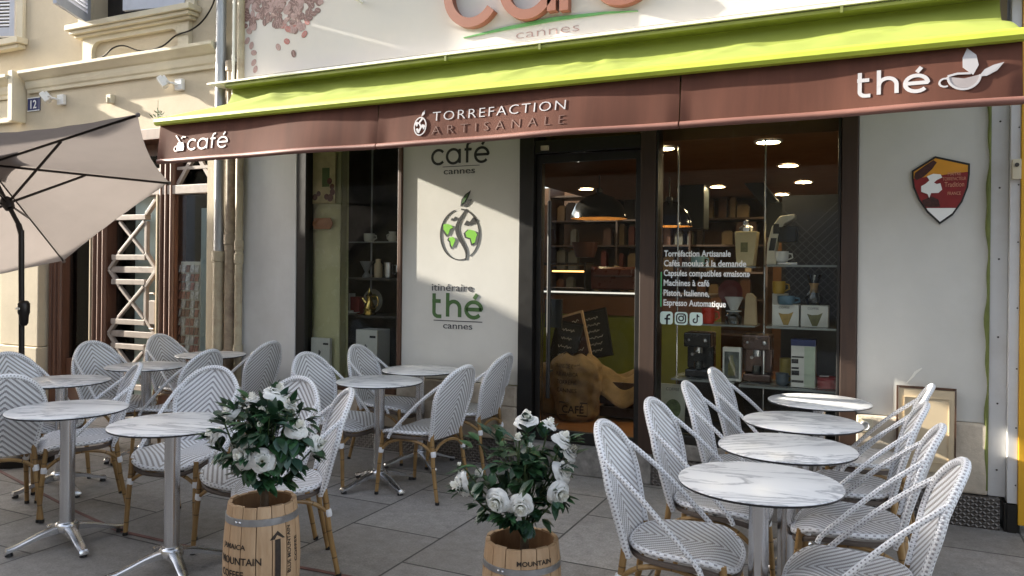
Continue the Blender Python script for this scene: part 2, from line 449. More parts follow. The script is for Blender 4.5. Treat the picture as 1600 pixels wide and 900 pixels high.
M['moss'] = mat('peeling green strip', (.13, .15, .035), .7, var=.3, scale=15, stretch=(1,1,.4))
M['hatch'] = mat('beige hatch door', (.55, .44, .29), .6, var=.06, scale=5)
M['screw'] = mat('dark screw', (.03, .025, .02), .5)
M['pipe_grey'] = mat('zinc downpipe', (.36, .37, .38), .45, .5, var=.12, scale=8, stretch=(1,1,.2))
M['pipe_cream'] = mat('cream painted pipe', (.42, .36, .25), .6, var=.14, scale=8, stretch=(1,1,.25), dirt=(.23, .16, .11), dscale=3.5)
M['pipe_rust'] = mat('weathered brown pipe', (.30, .24, .17), .7, var=.3, scale=12, dirt=(.13, .07, .045), dscale=4)
M['shutter'] = mat('pale grey shutter', (.47, .48, .53), .5, var=.08, scale=7)
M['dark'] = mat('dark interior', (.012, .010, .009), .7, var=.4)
M['white_metal'] = mat('white lamp metal', (.7, .69, .66), .4, var=.06)
M['blue_enamel'] = mat('navy enamel', (.02, .03, .12), .3)
M['taupe'] = cloth('taupe umbrella cloth', (.215, .19, .18), .34, var=.05, bmp=.12, bscale=350.)
M['umb_metal'] = mat('dark bronze metal', (.022, .018, .016), .38, .6)
M['leafA'] = mat('dark rose leaf', (.015, .046, .02), .38, var=.4, scale=14)
M['leafB'] = mat('green rose leaf', (.03, .088, .032), .38, var=.35, scale=14)
M['leafC'] = mat('bluish rose leaf', (.03, .072, .05), .42, var=.35, scale=14)
M['stem'] = mat('brown stem', (.07, .045, .025), .7, var=.3, scale=20, bmp=.3)
M['stem_green'] = mat('green stem', (.04, .07, .02), .6)
def petal_mat():
    m, nt, bs, out = nt_new('rose petal')
    u, v = uvsep(nt)
    c = ramp(nt, v, [(0., (.74, .72, .50)), (.3, (.86, .855, .78)), (.7, (.90, .90, .885))])
    nt.links.new(c, bs.inputs['Base Color']); bs.inputs['Roughness'].default_value = .7
    t = N(nt, 'ShaderNodeBsdfTranslucent'); nt.links.new(c, t.inputs[0]); mx = N(nt, 'ShaderNodeMixShader'); mx.inputs[0].default_value = .42
    nt.links.new(bs.outputs[0], mx.inputs[1]); nt.links.new(t.outputs[0], mx.inputs[2]); nt.links.new(mx.outputs[0], out.inputs[0])
    return m
M['petal'] = petal_mat()
M['barrel'] = wood_mat('pale barrel oak', (.40, .25, .135), (.56, .385, .235), .6, (1,1,.08), 26.)
M['barrel_in'] = wood_mat('barrel inside', (.2, .10, .045), (.32, .18, .085), .7, (1,1,.08), 26.)
M['hoop'] = mat('galvanised hoop', (.38, .38, .39), .4, .8, var=.2, scale=20)
M['soil'] = mat('dark soil', (.03, .02, .014), .95, var=.5, scale=40, bmp=.8, bscale=60)
M['stencil'] = mat('black stencil ink', (.03, .02, .014), .7, var=.4, scale=60)
M['red_line'] = mat('faded red line', (.16, .075, .065), .7, var=.3, scale=9)

# ------------------------------------------------------------------ ground
g = MB(); g.add([(-90,-70,0),(60,-70,0),(60,60,0),(-90,60,0)], [(0,1,2,3)])
tag(g.build('pavement', M['paving']), kind='structure')
# faded red line crossing the paving
rl = MB()
pts = [(-7.2,-1.55),(-5.83,-1.93),(-4.44,-2.3),(-3.9,-2.42),(-3.2,-2.42),(-2.5,-2.37),(-1.9,-2.34)]
rl.ribbon(pts, [.022,.026,.02,.028,.022,.026,.018], lambda a,b,d: Vector((a,b,d)), .002, .003)
tag(rl.build('painted_line', M['red_line']), kind='structure')

# ------------------------------------------------------------------ café building
cafe = thing('cafe_building', 'white fronted coffee shop with big dark glazed door and window beneath lime awning', 'shop', (-2.3, 0, 0))
def cpart(mb, name, m, parent=None, **k):
    o = mb.build(name, m, parent or cafe, **k)
    if parent is None: o.location = (2.3, 0, 0)
    return o
XL, XR = -5.36, .72
# wall masses (front plane y=0)
cpart(MB().box(-3.585,-2.495,0,.22,.62,2.98), 'wall_panel', M['white_wall'], bevel=.004)
cpart(MB().box(-.088,.64,0,.25,.62,2.98), 'wall_panel', M['white_wall'], bevel=.004)
cpart(MB().box(-5.36,-4.705,-.025,.25,0,2.98), 'pilaster', M['grey_white'], bevel=.006)
cpart(MB().box(XL,XR,.0,.25,2.98,7.5), 'upper_wall', M['cream'])
cpart(MB().box(-4.703,-2.497,-.05,.25,.19,.455).box(-3.60,-2.497,-.05,-.003,.456,.618), 'stone_base', M['stone_base'], bevel=.012)
cpart(MB().box(-.088,.64,-.035,.25,.19,.618), 'stone_base', M['stone_base'], bevel=.012)
cpart(MB().box(-1.415,-.19,-.03,.25,.19,.30), 'stone_base', M['step_stone'], bevel=.01)
cpart(MB().box(-4.703,-2.497,-.075,.25,0,.187), 'kick_plate', M['tread'], bevel=.004)
cpart(MB().box(-1.415,.70,-.075,.25,0,.187), 'kick_plate', M['tread'], bevel=.004)
st = MB().box(-2.495,-1.417,-.085,.25,0,.205)
cpart(st, 'door_step', M['step_stone'], bevel=.012)
# right edge: narrow pilaster strip with peeling green strip
cpart(MB().box(.642,.734,-.02,.25,.19,2.98), 'pilaster', M['right_panel'], bevel=.003)
ms = MB()
def strip(u, v):
    z = .22 + v*2.72; wob = .008*math.sin(z*9) + .006*math.sin(z*23+1)
    return Vector((.622 + .020*u + wob*(1-u)*.8, -.03 - .006*math.sin(u*PI), z))
ms.grid(strip, 3, 60)
cpart(ms, 'peeling_strip', [M['moss']], smooth=True)
for z in [.35, .75, 1.15, 1.62, 2.05, 2.45]: cpart(MB().ball((.688,-.021,z), (.006,.004,.006), 8, 5), 'screw', M['screw'])
# scratch mark and crack
sk = MB().ribbon([(.20,.835),(.235,.88),(.25,.905),(.285,.935)], [.003,.012,.016,.006], W, .002, .001)
cpart(sk, 'scuff_mark', M['trim_white'])
# hatch
h = cpart(MB().box(.143,.155,-.054,-.036,.31,.825).box(.465,.471,-.054,-.036,.31,.825).box(.156,.464,-.054,-.036,.812,.825), 'hatch_frame', M['brown_frame'])
hd = cpart(MB().box(.157,.463,-.05,-.037,.30,.81), 'hatch_door', M['hatch'], bevel=.003)
MB().box(.185,.19,-.056,-.0505,.36,.76).box(.43,.435,-.056,-.0505,.36,.76).box(.19,.43,-.056,-.0505,.755,.76).box(.19,.43,-.056,-.0505,.36,.365).build('moulding', M['hatch'], hd)
# --- display window, left
def window(x0, x1, z0, z1, fl, fr, ft, fb, m, y=.03, pane='pane', pm=None, ml=None):
    w = MB()
    o = cpart(MB().box(x0,x0+fl,-.02,.09,z0,z1), 'display_window', ml or m, bevel=.004)
    MB().box(x1-fr,x1,-.02,.09,z0,z1).box(x0+fl,x1-fr,-.015,.085,z1-ft,z1).box(x0+fl,x1-fr,-.02,.09,z0,z0+fb).build('frame', m, o, bevel=.004)
    MB().box(x0+fl,x1-fr,y,y+.008,z0+fb,z1-ft).build('pane', pm or M['pane'], o)
    return o
win1 = window(-4.702,-3.587,.457,2.98,.10,.035,.06,.05,M['brown_frame'], ml=M['black_frame'])
win2 = window(-1.415,-.19,.302,2.98,.012,.02,.08,.06,M['black_frame'])
# door
cpart(MB().box(-2.494,-2.372,-.03,.2,.207,2.98), 'door_post', M['black_frame'], bevel=.004)
cpart(MB().box(-1.53,-1.418,-.025,.2,.207,2.98), 'door_post', M['post_wood'], bevel=.004)
cpart(MB().box(-.188,-.09,-.03,.2,.19,2.98), 'door_post', M['post_wood'], bevel=.004)
cpart(MB().box(-2.37,-1.532,-.02,.12,2.42,2.52).box(-2.37,-1.532,-.01,.12,2.90,2.98), 'door_head', M['black_frame'], bevel=.003)
cpart(MB().box(-2.37,-1.532,.04,.048,2.522,2.898), 'transom_pane', M['pane'])
cl = MB().box(-2.31,-2.25,-.045,-.021,2.44,2.475)
cpart(cl, 'door_closer', M['pipe_cream'])
dr = cpart(MB().box(-2.368,-2.325,.02,.06,.21,2.415).box(-1.577,-1.534,.02,.06,.21,2.415).box(-2.325,-1.577,.02,.06,2.35,2.415).box(-2.325,-1.577,.02,.06,.21,.30), 'door', M['black_frame'], bevel=.003)
MB().box(-2.324,-1.578,.036,.044,.301,2.349).build('pane', M['pane'], dr)
hb = MB().tube([(-2.23,-.045,.55),(-2.23,-.045,2.05)], .016, 10)
hb.cyl((-2.23,-.045,.75),(-2.23,.034,.75),.01,8).cyl((-2.23,-.045,1.85),(-2.23,.034,1.85),.01,8)
hb.build('handle', M['black_frame'], dr, smooth=True)
MB().box(-2.30,-2.16,.046,.066,1.08,1.30).build('door_notice', M['black_frame'], dr)

# lettering on the right window pane
def lettering(parent, jobs, name, m):
    b = MB()
    for f in jobs: f(b)
    return b.build(name, m, parent)
FY = lambda off: (lambda a,b,d: Vector((a, off-d, b)))
gl = FY(.029)
lines = [('Torréfaction Artisanale',-1.365,1.632,.47),('Cafés moulus à la demande',-1.365,1.562,.575),('Capsules compatibles «maison»',-1.365,1.492,.60),
         ('Machines à café',-1.365,1.422,.325),('Piston, Italienne,',-1.365,1.350,.325),('Espresso Automatique',-1.365,1.279,.44)]
for t,x,z,w in lines: lettering(win2, [lambda b: b.text(t, .062, (lambda a,q,d: gl(x+a, z+q, d)), .0015, width=w, bold=.022)], 'window_lettering', M['vinyl'])
MB().box(-1.388,-1.379,.0265,.029,1.27,1.52).build('window_bar', M['vinyl_green'], win2)
def rrect(x0, z0, s, r=.02):
    p = []
    for cx, cz, a in ((x0+s-r, z0+s-r, 0), (x0+r, z0+s-r, 90), (x0+r, z0+r, 180), (x0+s-r, z0+r, 270)):
        p += arc(cx, cz, r, r, a, a+90, 4)
    return p
ic = MB()
for i in range(3): ic.prism(rrect(-1.388+i*.106, 1.143, .092), gl, .0015, mi=0)
g2 = lambda a,b,d: gl(a,b,d+.0018)
x = -1.388
ic.ribbon([(x+.05,1.143),(x+.05,1.19),(x+.053,1.205),(x+.063,1.212),(x+.074,1.212)], .014, g2, .001, mi=1).ribbon([(x+.032,1.183),(x+.072,1.183)], .012, g2, .001, mi=1)
x += .106
ic.ribbon(arc(x+.046,1.189,.017,.017,0,360,16)[:-1], .009, g2, .001, mi=1, closed=True)
ic.ribbon(rrect(x+.014,1.157,.064,.018), .009, g2, .001, mi=1, closed=True)
ic.ball((x+.065,.026,1.208), (.005,.001,.005), 8, 4, mi=1)
x += .106
ic.ribbon(arc(x+.04,1.176,.014,.014,90,360,12)+[(x+.054,1.222)], .009, g2, .001, mi=1).ribbon(arc(x+.071,1.222,.017,.017,180,265,6), .009, g2, .001, mi=1)
ic.build('social_icons', [M['vinyl_mint'], M['black_print']], win2)

# ------- round stroke lettering (c a f é t h)
def glyph(ch):
    """list of strokes in x-height units, advance"""
    if ch == 'c': return [arc(.5,.5,.5,.5,42,318,20)], 1.0
    if ch == 'a': return [arc(.5,.5,.5,.5,0,360,24), [(1.0,1.0),(1.0,0.)]], 1.22
    if ch == 'f': return [[(.18,0.),(.18,1.12)]+arc(.44,1.12,.26,.3,180,80,8), [(-.02,.93),(.52,.93)]], .62
    if ch == 'é': return [[(0.02,.52),(1.0,.52)]+arc(.5,.5,.5,.5,2,318,22)[0:], [(.52,1.2),(.72,1.5)]], 1.12
    if ch == 't': return [[(.12,1.5),(.12,.3)]+arc(.40,.28,.28,.28,180,270,8)+[(.62,0.)], [(.0,1.0),(.56,1.0)]], .78
    if ch == 'h': return [[(.06,1.55),(.06,0.)], [(.06,.5)]+arc(.46,.56,.40,.44,180,0,12)+[(.86,0.)]], 1.08
    return [], .5
def strokes(b, word, x0, z0, xh, w, fn, depth, base=0., mi=0, sx=1., gap=.18):
    x = x0
    for ch in word:
        st, adv = glyph(ch)
        for k, s in enumerate(st):
            b.ribbon([(x + p[0]*xh*sx, z0 + p[1]*xh) for p in s], w, fn, depth + .0006*k, base, mi)
        x += (adv + gap)*xh*sx
    return x
# --- printed graphics on the white wall panel
pw = FY(0.)
b = MB(); strokes(b, 'café', -3.30, 2.385, .115, .021, pw, .003, sx=1.03); cpart(b, 'wall_lettering', M['black_print'])
b = MB(); b.box(-3.20,-2.86,-.003,0,2.357,2.362); b.text('cannes', .075, lambda a,q,d: pw(-3.19+a, 2.298+q, d), .003, width=.29)
cpart(b, 'wall_lettering', M['grey_print'])
b = MB(); b.text('itinéraire', .085, lambda a,q,d: pw(-3.29+a, 1.345+q, d), .003, width=.38); cpart(b, 'wall_lettering', M['grey_print'])
b = MB(); strokes(b, 'thé', -3.285, 1.135, .125, .031, pw, .003, sx=1.12, gap=.2); cpart(b, 'wall_lettering', M['the_green'])
b = MB(); b.box(-3.27,-2.82,-.003,0,1.098,1.105); b.text('cannes', .075, lambda a,q,d: pw(-3.18+a, 1.038+q, d), .003, width=.27); cpart(b, 'wall_lettering', M['grey_print'])
# globe shaped like a coffee bean with a leaf on top
cx, cz, rx, rz = -3.035, 1.805, .178, .205
b = MB()
ring = arc(cx, cz, rx, rz, 105, 290, 30); b.ribbon(ring, [.004+.008*math.sin(PI*i/30) for i in range(31)], pw, .003)
ring = arc(cx, cz, rx, rz, 86, -58, 26); b.ribbon(ring, [.012-.010*i/26 for i in range(27)], pw, .003)
S = []; SW = []
for i in range(27):
    t = i/26; z = cz + rz - 2*rz*t
    S.append((cx + .012 + .05*math.sin((t-.10)*2*PI*.92)*(-1) + .02*(1-t), z)); SW.append(.008 + .024*math.sin(PI*t)**1.2)
b.ribbon(S, SW, pw, .0034)
def blob(poly, c, s, dx=0., dz=0.): return [(c[0]+dx+p[0]*s, c[1]+dz+p[1]*s) for p in poly]
NAM = [(-.9,.9),(-.2,1.),(.6,.8),(1.,.3),(.4,.1),(.2,-.5),(-.1,-.9),(-.5,-.4),(-.9,.1)]
SAM = [(-.5,.8),(.3,.9),(.8,.3),(.5,-.3),(.1,-1.1),(-.2,-.6),(-.3,0.),(-.7,.4)]
AFR = [(-1.,.5),(-.4,1.),(.5,.8),(1.,.2),(.8,-.1),(.6,-.9),(.15,-1.1),(-.1,-.3),(-.8,-.1)]
EUR = [(-1.,-.1),(-.6,.5),(-.1,.3),(.4,.9),(1.1,.6),(.7,.1),(.2,.0),(-.3,-.2)]
for P, c, s in ((NAM,(-3.142,1.845),.055),(SAM,(-3.105,1.748),.048),(AFR,(-2.925,1.79),.062),(EUR,(-2.925,1.895),.06)):
    b.prism(blob(P, c, s, -.011, -.007), pw, .003)
b.prism(blob(EUR, (-3.09,1.925), .03), pw, .003)
b.prism([(-3.03,2.035),(-3.02,2.09),(-2.985,2.13),(-2.935,2.16),(-2.955,2.11),(-2.985,2.065)], pw, .003)
b.prism([(-3.0,2.03),(-2.975,2.055),(-2.955,2.085),(-2.925,2.088),(-2.94,2.06),(-2.97,2.035)], pw, .003)
cpart(b, 'wall_logo', M['black_print'])
for P, c, s in ((NAM,(-3.142,1.845),.048),(SAM,(-3.105,1.748),.042),(AFR,(-2.925,1.79),.055)):
    cpart(MB().prism(blob(P, c, s), pw, .0016, base=.0032), 'wall_logo', M['green_print'])
b = MB(); b.prism([(-3.018,2.05),(-3.008,2.088),(-2.98,2.118),(-2.955,2.138),(-2.97,2.10),(-2.993,2.068)], pw, .0016, base=.0032); cpart(b, 'wall_logo', M['dkgreen_print'])

# interior shell
cpart(MB().box(-5.3,.68,.255,5.3,.02,.2), 'interior_floor', wood_mat('interior oak floor', (.20,.075,.02), (.34,.15,.05), .4, (.08,1,1), 14.))
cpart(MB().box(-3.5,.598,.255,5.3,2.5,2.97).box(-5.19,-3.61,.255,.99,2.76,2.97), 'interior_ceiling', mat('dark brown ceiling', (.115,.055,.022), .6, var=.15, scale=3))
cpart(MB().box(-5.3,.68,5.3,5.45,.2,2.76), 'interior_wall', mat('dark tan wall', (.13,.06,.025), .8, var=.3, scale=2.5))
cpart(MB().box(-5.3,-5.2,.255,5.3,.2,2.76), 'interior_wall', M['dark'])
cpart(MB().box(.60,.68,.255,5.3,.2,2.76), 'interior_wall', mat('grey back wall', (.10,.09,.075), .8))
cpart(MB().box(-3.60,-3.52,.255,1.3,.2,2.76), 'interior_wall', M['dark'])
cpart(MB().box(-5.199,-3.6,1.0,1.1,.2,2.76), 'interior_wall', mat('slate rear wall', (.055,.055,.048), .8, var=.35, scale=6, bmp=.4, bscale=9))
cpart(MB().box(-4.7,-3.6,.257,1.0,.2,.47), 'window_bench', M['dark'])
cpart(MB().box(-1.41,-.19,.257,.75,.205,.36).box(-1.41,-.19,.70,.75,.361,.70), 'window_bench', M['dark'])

# ------------------------------------------------------------------ fascia sign
sg = thing('fascia_sign', 'long cream shop sign with raised terracotta café letters above the awning', 'sign', (-2.3,-.05,3.28))
def spart(mb, name, m, **k):
    o = mb.build(name, m, sg, **k); o.location = (2.3,.05,-3.28); return o
spart(MB().box(-5.37,.74,-.06,-.002,3.285,4.30), 'board', M['sign_board'], bevel=.003)
spart(MB().box(-5.57,.80,-.255,-.002,3.196,3.212).box(-5.37,.74,-.055,-.002,3.214,3.284), 'lower_trim', M['trim_white'], bevel=.002)
spart(MB().box(-5.40,.78,-.30,-.002,4.31,4.42), 'top_ledge', M['trim_white'], bevel=.01)
sf = FY(-.06)
b = MB()
xh = .47
b.ribbon(arc(-2.88,3.705,.215,.235,40,322,30), .075, sf, .07)
b.ribbon(arc(-2.40,3.705,.205,.235,0,360,36), .075, sf, .07)
b.box(-2.235,-2.165,-.13,-.06,3.47,3.95)
b.ribbon([(-2.10,3.46),(-2.10,3.98)]+arc(-1.98,3.98,.12,.14,180,80,8), .07, sf, .07).box(-2.20,-1.95,-.1285,-.06,3.88,3.945)
b.ribbon([(-1.88,3.72),(-1.42,3.72)]+arc(-1.65,3.72,.23,.245,3,318,30), .075, sf, .07)
b.ribbon([(-1.62,4.03),(-1.5,4.17)], .07, sf, .07)
spart(b, 'cafe_lettering', M['sign_brown'], smooth=True)
b = MB(); b.ribbon([(-2.98,3.375),(-2.6,3.405),(-2.2,3.425),(-1.8,3.42),(-1.55,3.40)], [.006,.024,.03,.016,.004], sf, .012)
spart(b, 'swoosh', M['sign_green'])
b = MB(); b.text('cannes', .10, lambda a,q,d: sf(-2.52+a, 3.312+q, d), .003, width=.52, bold=-.02); spart(b, 'cannes_lettering', M['bean_b'])
b = MB()
rb = random.Random(3)
def bean(cx_, cz_, s, ang, mi):
    ca, sa = math.cos(ang), math.sin(ang)
    f = lambda a,q,d: sf(cx_ + a*ca - q*sa, cz_ + a*sa + q*ca, d)
    base = .001 + rb.random()*.002
    b.prism([(s*math.cos(t*PI/5), s*.72*math.sin(t*PI/5)) for t in range(10)], f, .001, mi=mi, base=base)
    b.ribbon([(-s*.85,0),(-s*.3,s*.12),(s*.3,-s*.1),(s*.85,0)], s*.13, f, .0008, mi=3, base=base+.001)
for i in range(560):
    u = rb.random()**.9; x = -5.34 + u*1.06
    zlo = 3.62 + .10*math.sin(u*7) + .16*u
    if u > .75: zlo += .22*(u-.75)*4
    z = zlo + rb.random()**.8*(4.28-zlo)
    if u > .62 and z < 3.66: continue
    bean(x, z, .032 + .012*rb.random(), rb.random()*6.3, rb.choice((0,0,0,1,1,1)) if z > 3.72 else rb.choice((1,1,1,0,2)))  # darker beans high up, paler below: ledge shade put into the print colours
for x, z, mi in ((-5.22,3.57,1),(-5.19,3.50,1),(-5.19,3.41,1),(-5.17,3.345,1),(-4.80,3.56,2),(-4.90,3.52,1),(-4.72,3.44,0),(-4.60,3.60,2),(-5.27,3.62,1)): bean(x, z, .037, rb.random()*3, mi)
spart(b, 'bean_print', [M['bean_a'], M['bean_b'], M['bean_c'], M['bean_b']])
pl = MB().tube([(-3.98,-.06,3.80),(-3.98,-.20,3.80)], .012, 8).tube([(-3.98,-.2,3.80),(-3.98,-.2,4.3)], .009, 8)
spart(pl, 'sign_bracket', M['white_metal'], smooth=True)

# ------------------------------------------------------------------ awning
aw = thing('awning', 'lime green folding awning with brown lettered valance stretched over the coffee shop front', 'awning', (-2.35,-.08,3.2))
def apart(mb, name, m, **k):
    o = mb.build(name, m, aw, **k); o.location = (2.35,.08,-3.2); return o
AX0, AX1, AV = -5.38, .665, .945
cs = MB()
prof = [(.003,3.195),(.20,3.194),(.235,3.19),(.247,3.178),(.243,3.163),(.225,3.156),(.003,3.16)]
cs.grid(lambda u,v: Vector((AX0+.02+(AX1-AX0-.04)*u, -prof[min(6,int(round(v*6)))][0], prof[min(6,int(round(v*6)))][1])), 1, 6)
for xx in (-3.05,-2.25,-.2): cs.box(xx,xx+.018,-.252,-.20,3.152,3.195)
apart(cs, 'cassette', M['olive_metal'])
rf = random.Random(11)
folds = [(rf.uniform(-5.2,.4), rf.uniform(.08,.34), rf.uniform(.004,.015), rf.uniform(-.9,.9)) for _ in range(34)]
folds += [(rf.uniform(-5.2,.5), rf.uniform(.025,.07), rf.uniform(.0012,.0035), rf.uniform(-1.2,1.2)) for _ in range(60)]
folds += [(-2.0+rf.uniform(-.4,.4), rf.uniform(.04,.09), rf.uniform(.004,.007), rf.uniform(-.4,.4)) for _ in range(10)]
folds += [(-.55+rf.uniform(-.35,.35), rf.uniform(.04,.08), rf.uniform(.004,.007), rf.uniform(-.4,.4)) for _ in range(8)]
def fab(u, v):
    x = AX0 + (AX1-AX0)*u
    if v < .22: q = v/.22; out = .125 + .095*q**1.6; z = 3.165 + (2.985-3.165)*q
    else: q = (v-.22)/.78; out = .22 + (AV-.22)*q; z = 2.985 + (2.738-2.985)*q + .012*math.sin(PI*q)
    w = math.sin(PI*min(1, v*1.02))
    for fx, fw, fa, sk in folds:
        d = (x - fx - sk*(v-.3))/fw
        z += fa*math.exp(-d*d)*w*(1.25-v)*1.5
    if u in (0,1): z -= .004
    return Vector((x, -out, z))
fb = MB().grid(fab, 260, 22)
apart(fb, 'fabric', M['lime'], smooth=True)
fbar = MB()
bp = [(AV-.03,2.74),(AV+.005,2.752),(AV+.024,2.738),(AV+.031,2.712),(AV+.022,2.69),(AV+.0,2.684),(AV-.03,2.69)]
def barv(u, v):
    i = int(round(v*6)); return Vector((AX0-.012+(AX1-AX0+.024)*u, -bp[i][0], bp[i][1]))
fbar.grid(barv, 1, 6)
for X in (AX0-.012, AX1+.012): fbar.add([Vector((X,-p[0],p[1])) for p in bp], [tuple(range(7))])
apart(fbar, 'front_bar', M['lime_metal'])
def vy(x):
    """outward position of the hanging valance"""
    return AV + .012 + .018*math.sin(x*2.9+.6) + .010*math.sin(x*6.1)
segs = [(AX0,-3.195),(-3.185,-1.045),(-1.035,AX1)]
for x0, x1 in segs:
    v_ = MB()
    def vf(u, v, x0=x0, x1=x1):
        x = x0 + (x1-x0)*u
        e = .012*math.exp(-((u)/.02)**2) - .010*math.exp(-((1-u)/.02)**2)
        return Vector((x, -(AV-.03 + (vy(x)-AV+.03)*(.1+.9*v) + e*v), 2.695 - .285*v))
    v_.grid(vf, 70, 6)
    apart(v_, 'valance', M['brown_cloth'], smooth=True)
    hm = MB(); hm.tube([(x0+(x1-x0)*i/30, -vy(x0+(x1-x0)*i/30)-.002, 2.388) for i in range(31)], .021, 10)
    apart(hm, 'hem_bar', M['brown_hem'], smooth=True)
vf_ = lambda a,b,d: Vector((a, -(AV-.03 + (vy(a)-AV+.03)*(.1+.9*(2.695-b)/.285)) - .002 - d, b))
def subdiv_line(p, n=6): return p
b = MB(); strokes(b, 'café', -5.04, 2.468, .082, .014, vf_, .0015, sx=1.22, gap=.16); apart(b, 'valance_lettering', M['silver_letter'])
b = MB(); strokes(b, 'thé', -.085, 2.472, .086, .020, vf_, .0015, sx=1.22, gap=.16); apart(b, 'valance_lettering', M['silver_letter'])
b = MB(); b.text('TORREFACTION', .092, lambda a,q,d: vf_(-2.735+a, 2.535+q, d), .002, width=.98, spacing=1.2, bold=-.012); apart(b, 'valance_lettering', M['silver_letter'])
b = MB(); b.text('ARTISANALE', .088, lambda a,q,d: vf_(-2.735+a, 2.44+q, d), .002, width=.98, spacing=1.8, bold=-.02); apart(b, 'valance_lettering', M['faded_letter'])
# bean, grinder and teacup marks
b = MB()
b.ribbon(arc(-2.83,2.505,.047,.062,0,360,24)[:-1], .008, vf_, .004, closed=True)
b.ribbon([(-2.815,2.56),(-2.84,2.53),(-2.822,2.50),(-2.842,2.46)], .014, vf_, .004)
b.prism(blob(AFR,(-2.806,2.50),.018), vf_, .004).prism(blob(NAM,(-2.855,2.52),.018), vf_, .004).prism(blob(SAM,(-2.852,2.478),.016), vf_, .004)
b.prism([(-2.825,2.572),(-2.818,2.60),(-2.80,2.617),(-2.80,2.59)], vf_, .004)
apart(b, 'bean_mark', M['silver_letter'])
b = MB()
b.prism([(-5.165,2.465),(-5.085,2.465),(-5.08,2.50),(-5.095,2.535),(-5.155,2.535),(-5.17,2.50)], vf_, .004)
b.ribbon([(-5.13,2.535),(-5.155,2.565),(-5.185,2.595)], .011, vf_, .004).ribbon([(-5.12,2.565),(-5.1,2.58),(-5.07,2.575)], .011, vf_, .004)
b.ribbon(arc(-5.175,2.485,.022,.02,60,300,10), .009, vf_, .004)
apart(b, 'grinder_mark', M['grey_letter'])
b = MB()
b.prism([(.335,2.535)]+arc(.41,2.535,.07,.065,180,360,12)+[(.48,2.535),(.41,2.52)], vf_, .003, mi=1)
b.ribbon(arc(.41,2.535,.072,.072,180,360,14), .011, vf_, .005).ribbon([(.338,2.538),(.38,2.548),(.44,2.545)], .011, vf_, .005)
b.ribbon(arc(.325,2.505,.025,.022,60,300,10), .009, vf_, .005)
b.prism([(.45,2.535),(.405,2.58),(.405,2.63),(.425,2.68),(.465,2.64),(.475,2.585)], vf_, .005)
b.prism([(.475,2.525),(.50,2.56),(.54,2.58),(.585,2.59),(.555,2.55),(.51,2.525)], vf_, .005)
apart(b, 'teacup_mark', [M['silver_letter'], M['grey_letter']])
for sx in (-4.6,-.6):
    a_ = MB().tube([(sx,-.06,3.0),(sx+.28,-.5,2.82)], .02, 8).tube([(sx+.28,-.5,2.82),(sx,-.915,2.70)], .018, 8)
    apart(a_, 'folding_arm', M['white_metal'], smooth=True)

# ------------------------------------------------------------------ neighbouring cream building
nb = thing('townhouse', 'cream stuccoed townhouse with brown wooden shopfront and grey shutters left of the coffee shop', 'building', (-8.5,0,0))
def npart(mb, name, m, parent=None, **k):
    o = mb.build(name, m, parent or nb, **k)
    if parent is None: o.location = (8.5,0,0)
    return o
w = MB()
w.box(-13,-5.42,0,.35,2.905,4.02)                       # band above shopfront
w.box(-13,-8.98,0,.35,0,2.904).box(-5.822,-5.42,0,.35,0,2.904)
w.box(-8.72,-7.50,0,.35,4.021,5.6).box(-6.10,-5.42,0,.35,4.021,5.6).box(-13,-9.75,0,.35,4.021,5.6)
w.box(-13,-5.42,0,.35,5.601,7.5)
npart(w, 'wall', M['cream'])
# rusticated pilaster left of the shopfront
npart(MB().box(-8.93,-8.27,-.05,.2,.62,2.9).box(-8.99,-8.25,-.075,.2,0,.615), 'stone_pilaster', M['cream'], bevel=.01)
npart(MB().box(-9.6,-8.94,.2,.3,0,2.9), 'dark_doorway', M['shop_wood'])
# cornice (profile swept along the front)
def cornice(x0, x1, z0, sc=1., ex=0.):
    prof = [(.002,0),(.03,.0),(.035,.035),(.05,.05),(.06,.085),(.062,.125),(.085,.135),(.115,.165),(.15,.195),(.15,.225),(.002,.235)]
    b = MB()
    b.prism([(-(p[0]*sc+ex), z0 + p[1]*sc) for p in prof], lambda a,q,d: Vector((x0+d, a, q)), x1-x0)
    return b
npart(cornice(-8.52,-5.64,3.42), 'cornice', M['cream_trim'], bevel=.003)
npart(cornice(-13,-8.665,3.38, 1.05, .03), 'cornice', M['cream_trim'], bevel=.003)
npart(MB().box(-13,-8.72,-.05,-.002,3.12,3.17).box(-13,-8.72,-.035,-.002,3.175,3.375), 'frieze', M['cream_trim'], bevel=.004)
npart(MB().box(-8.66,-8.58,-.16,-.002,3.10,3.66), 'corbel', M['cream_trim'], bevel=.008)
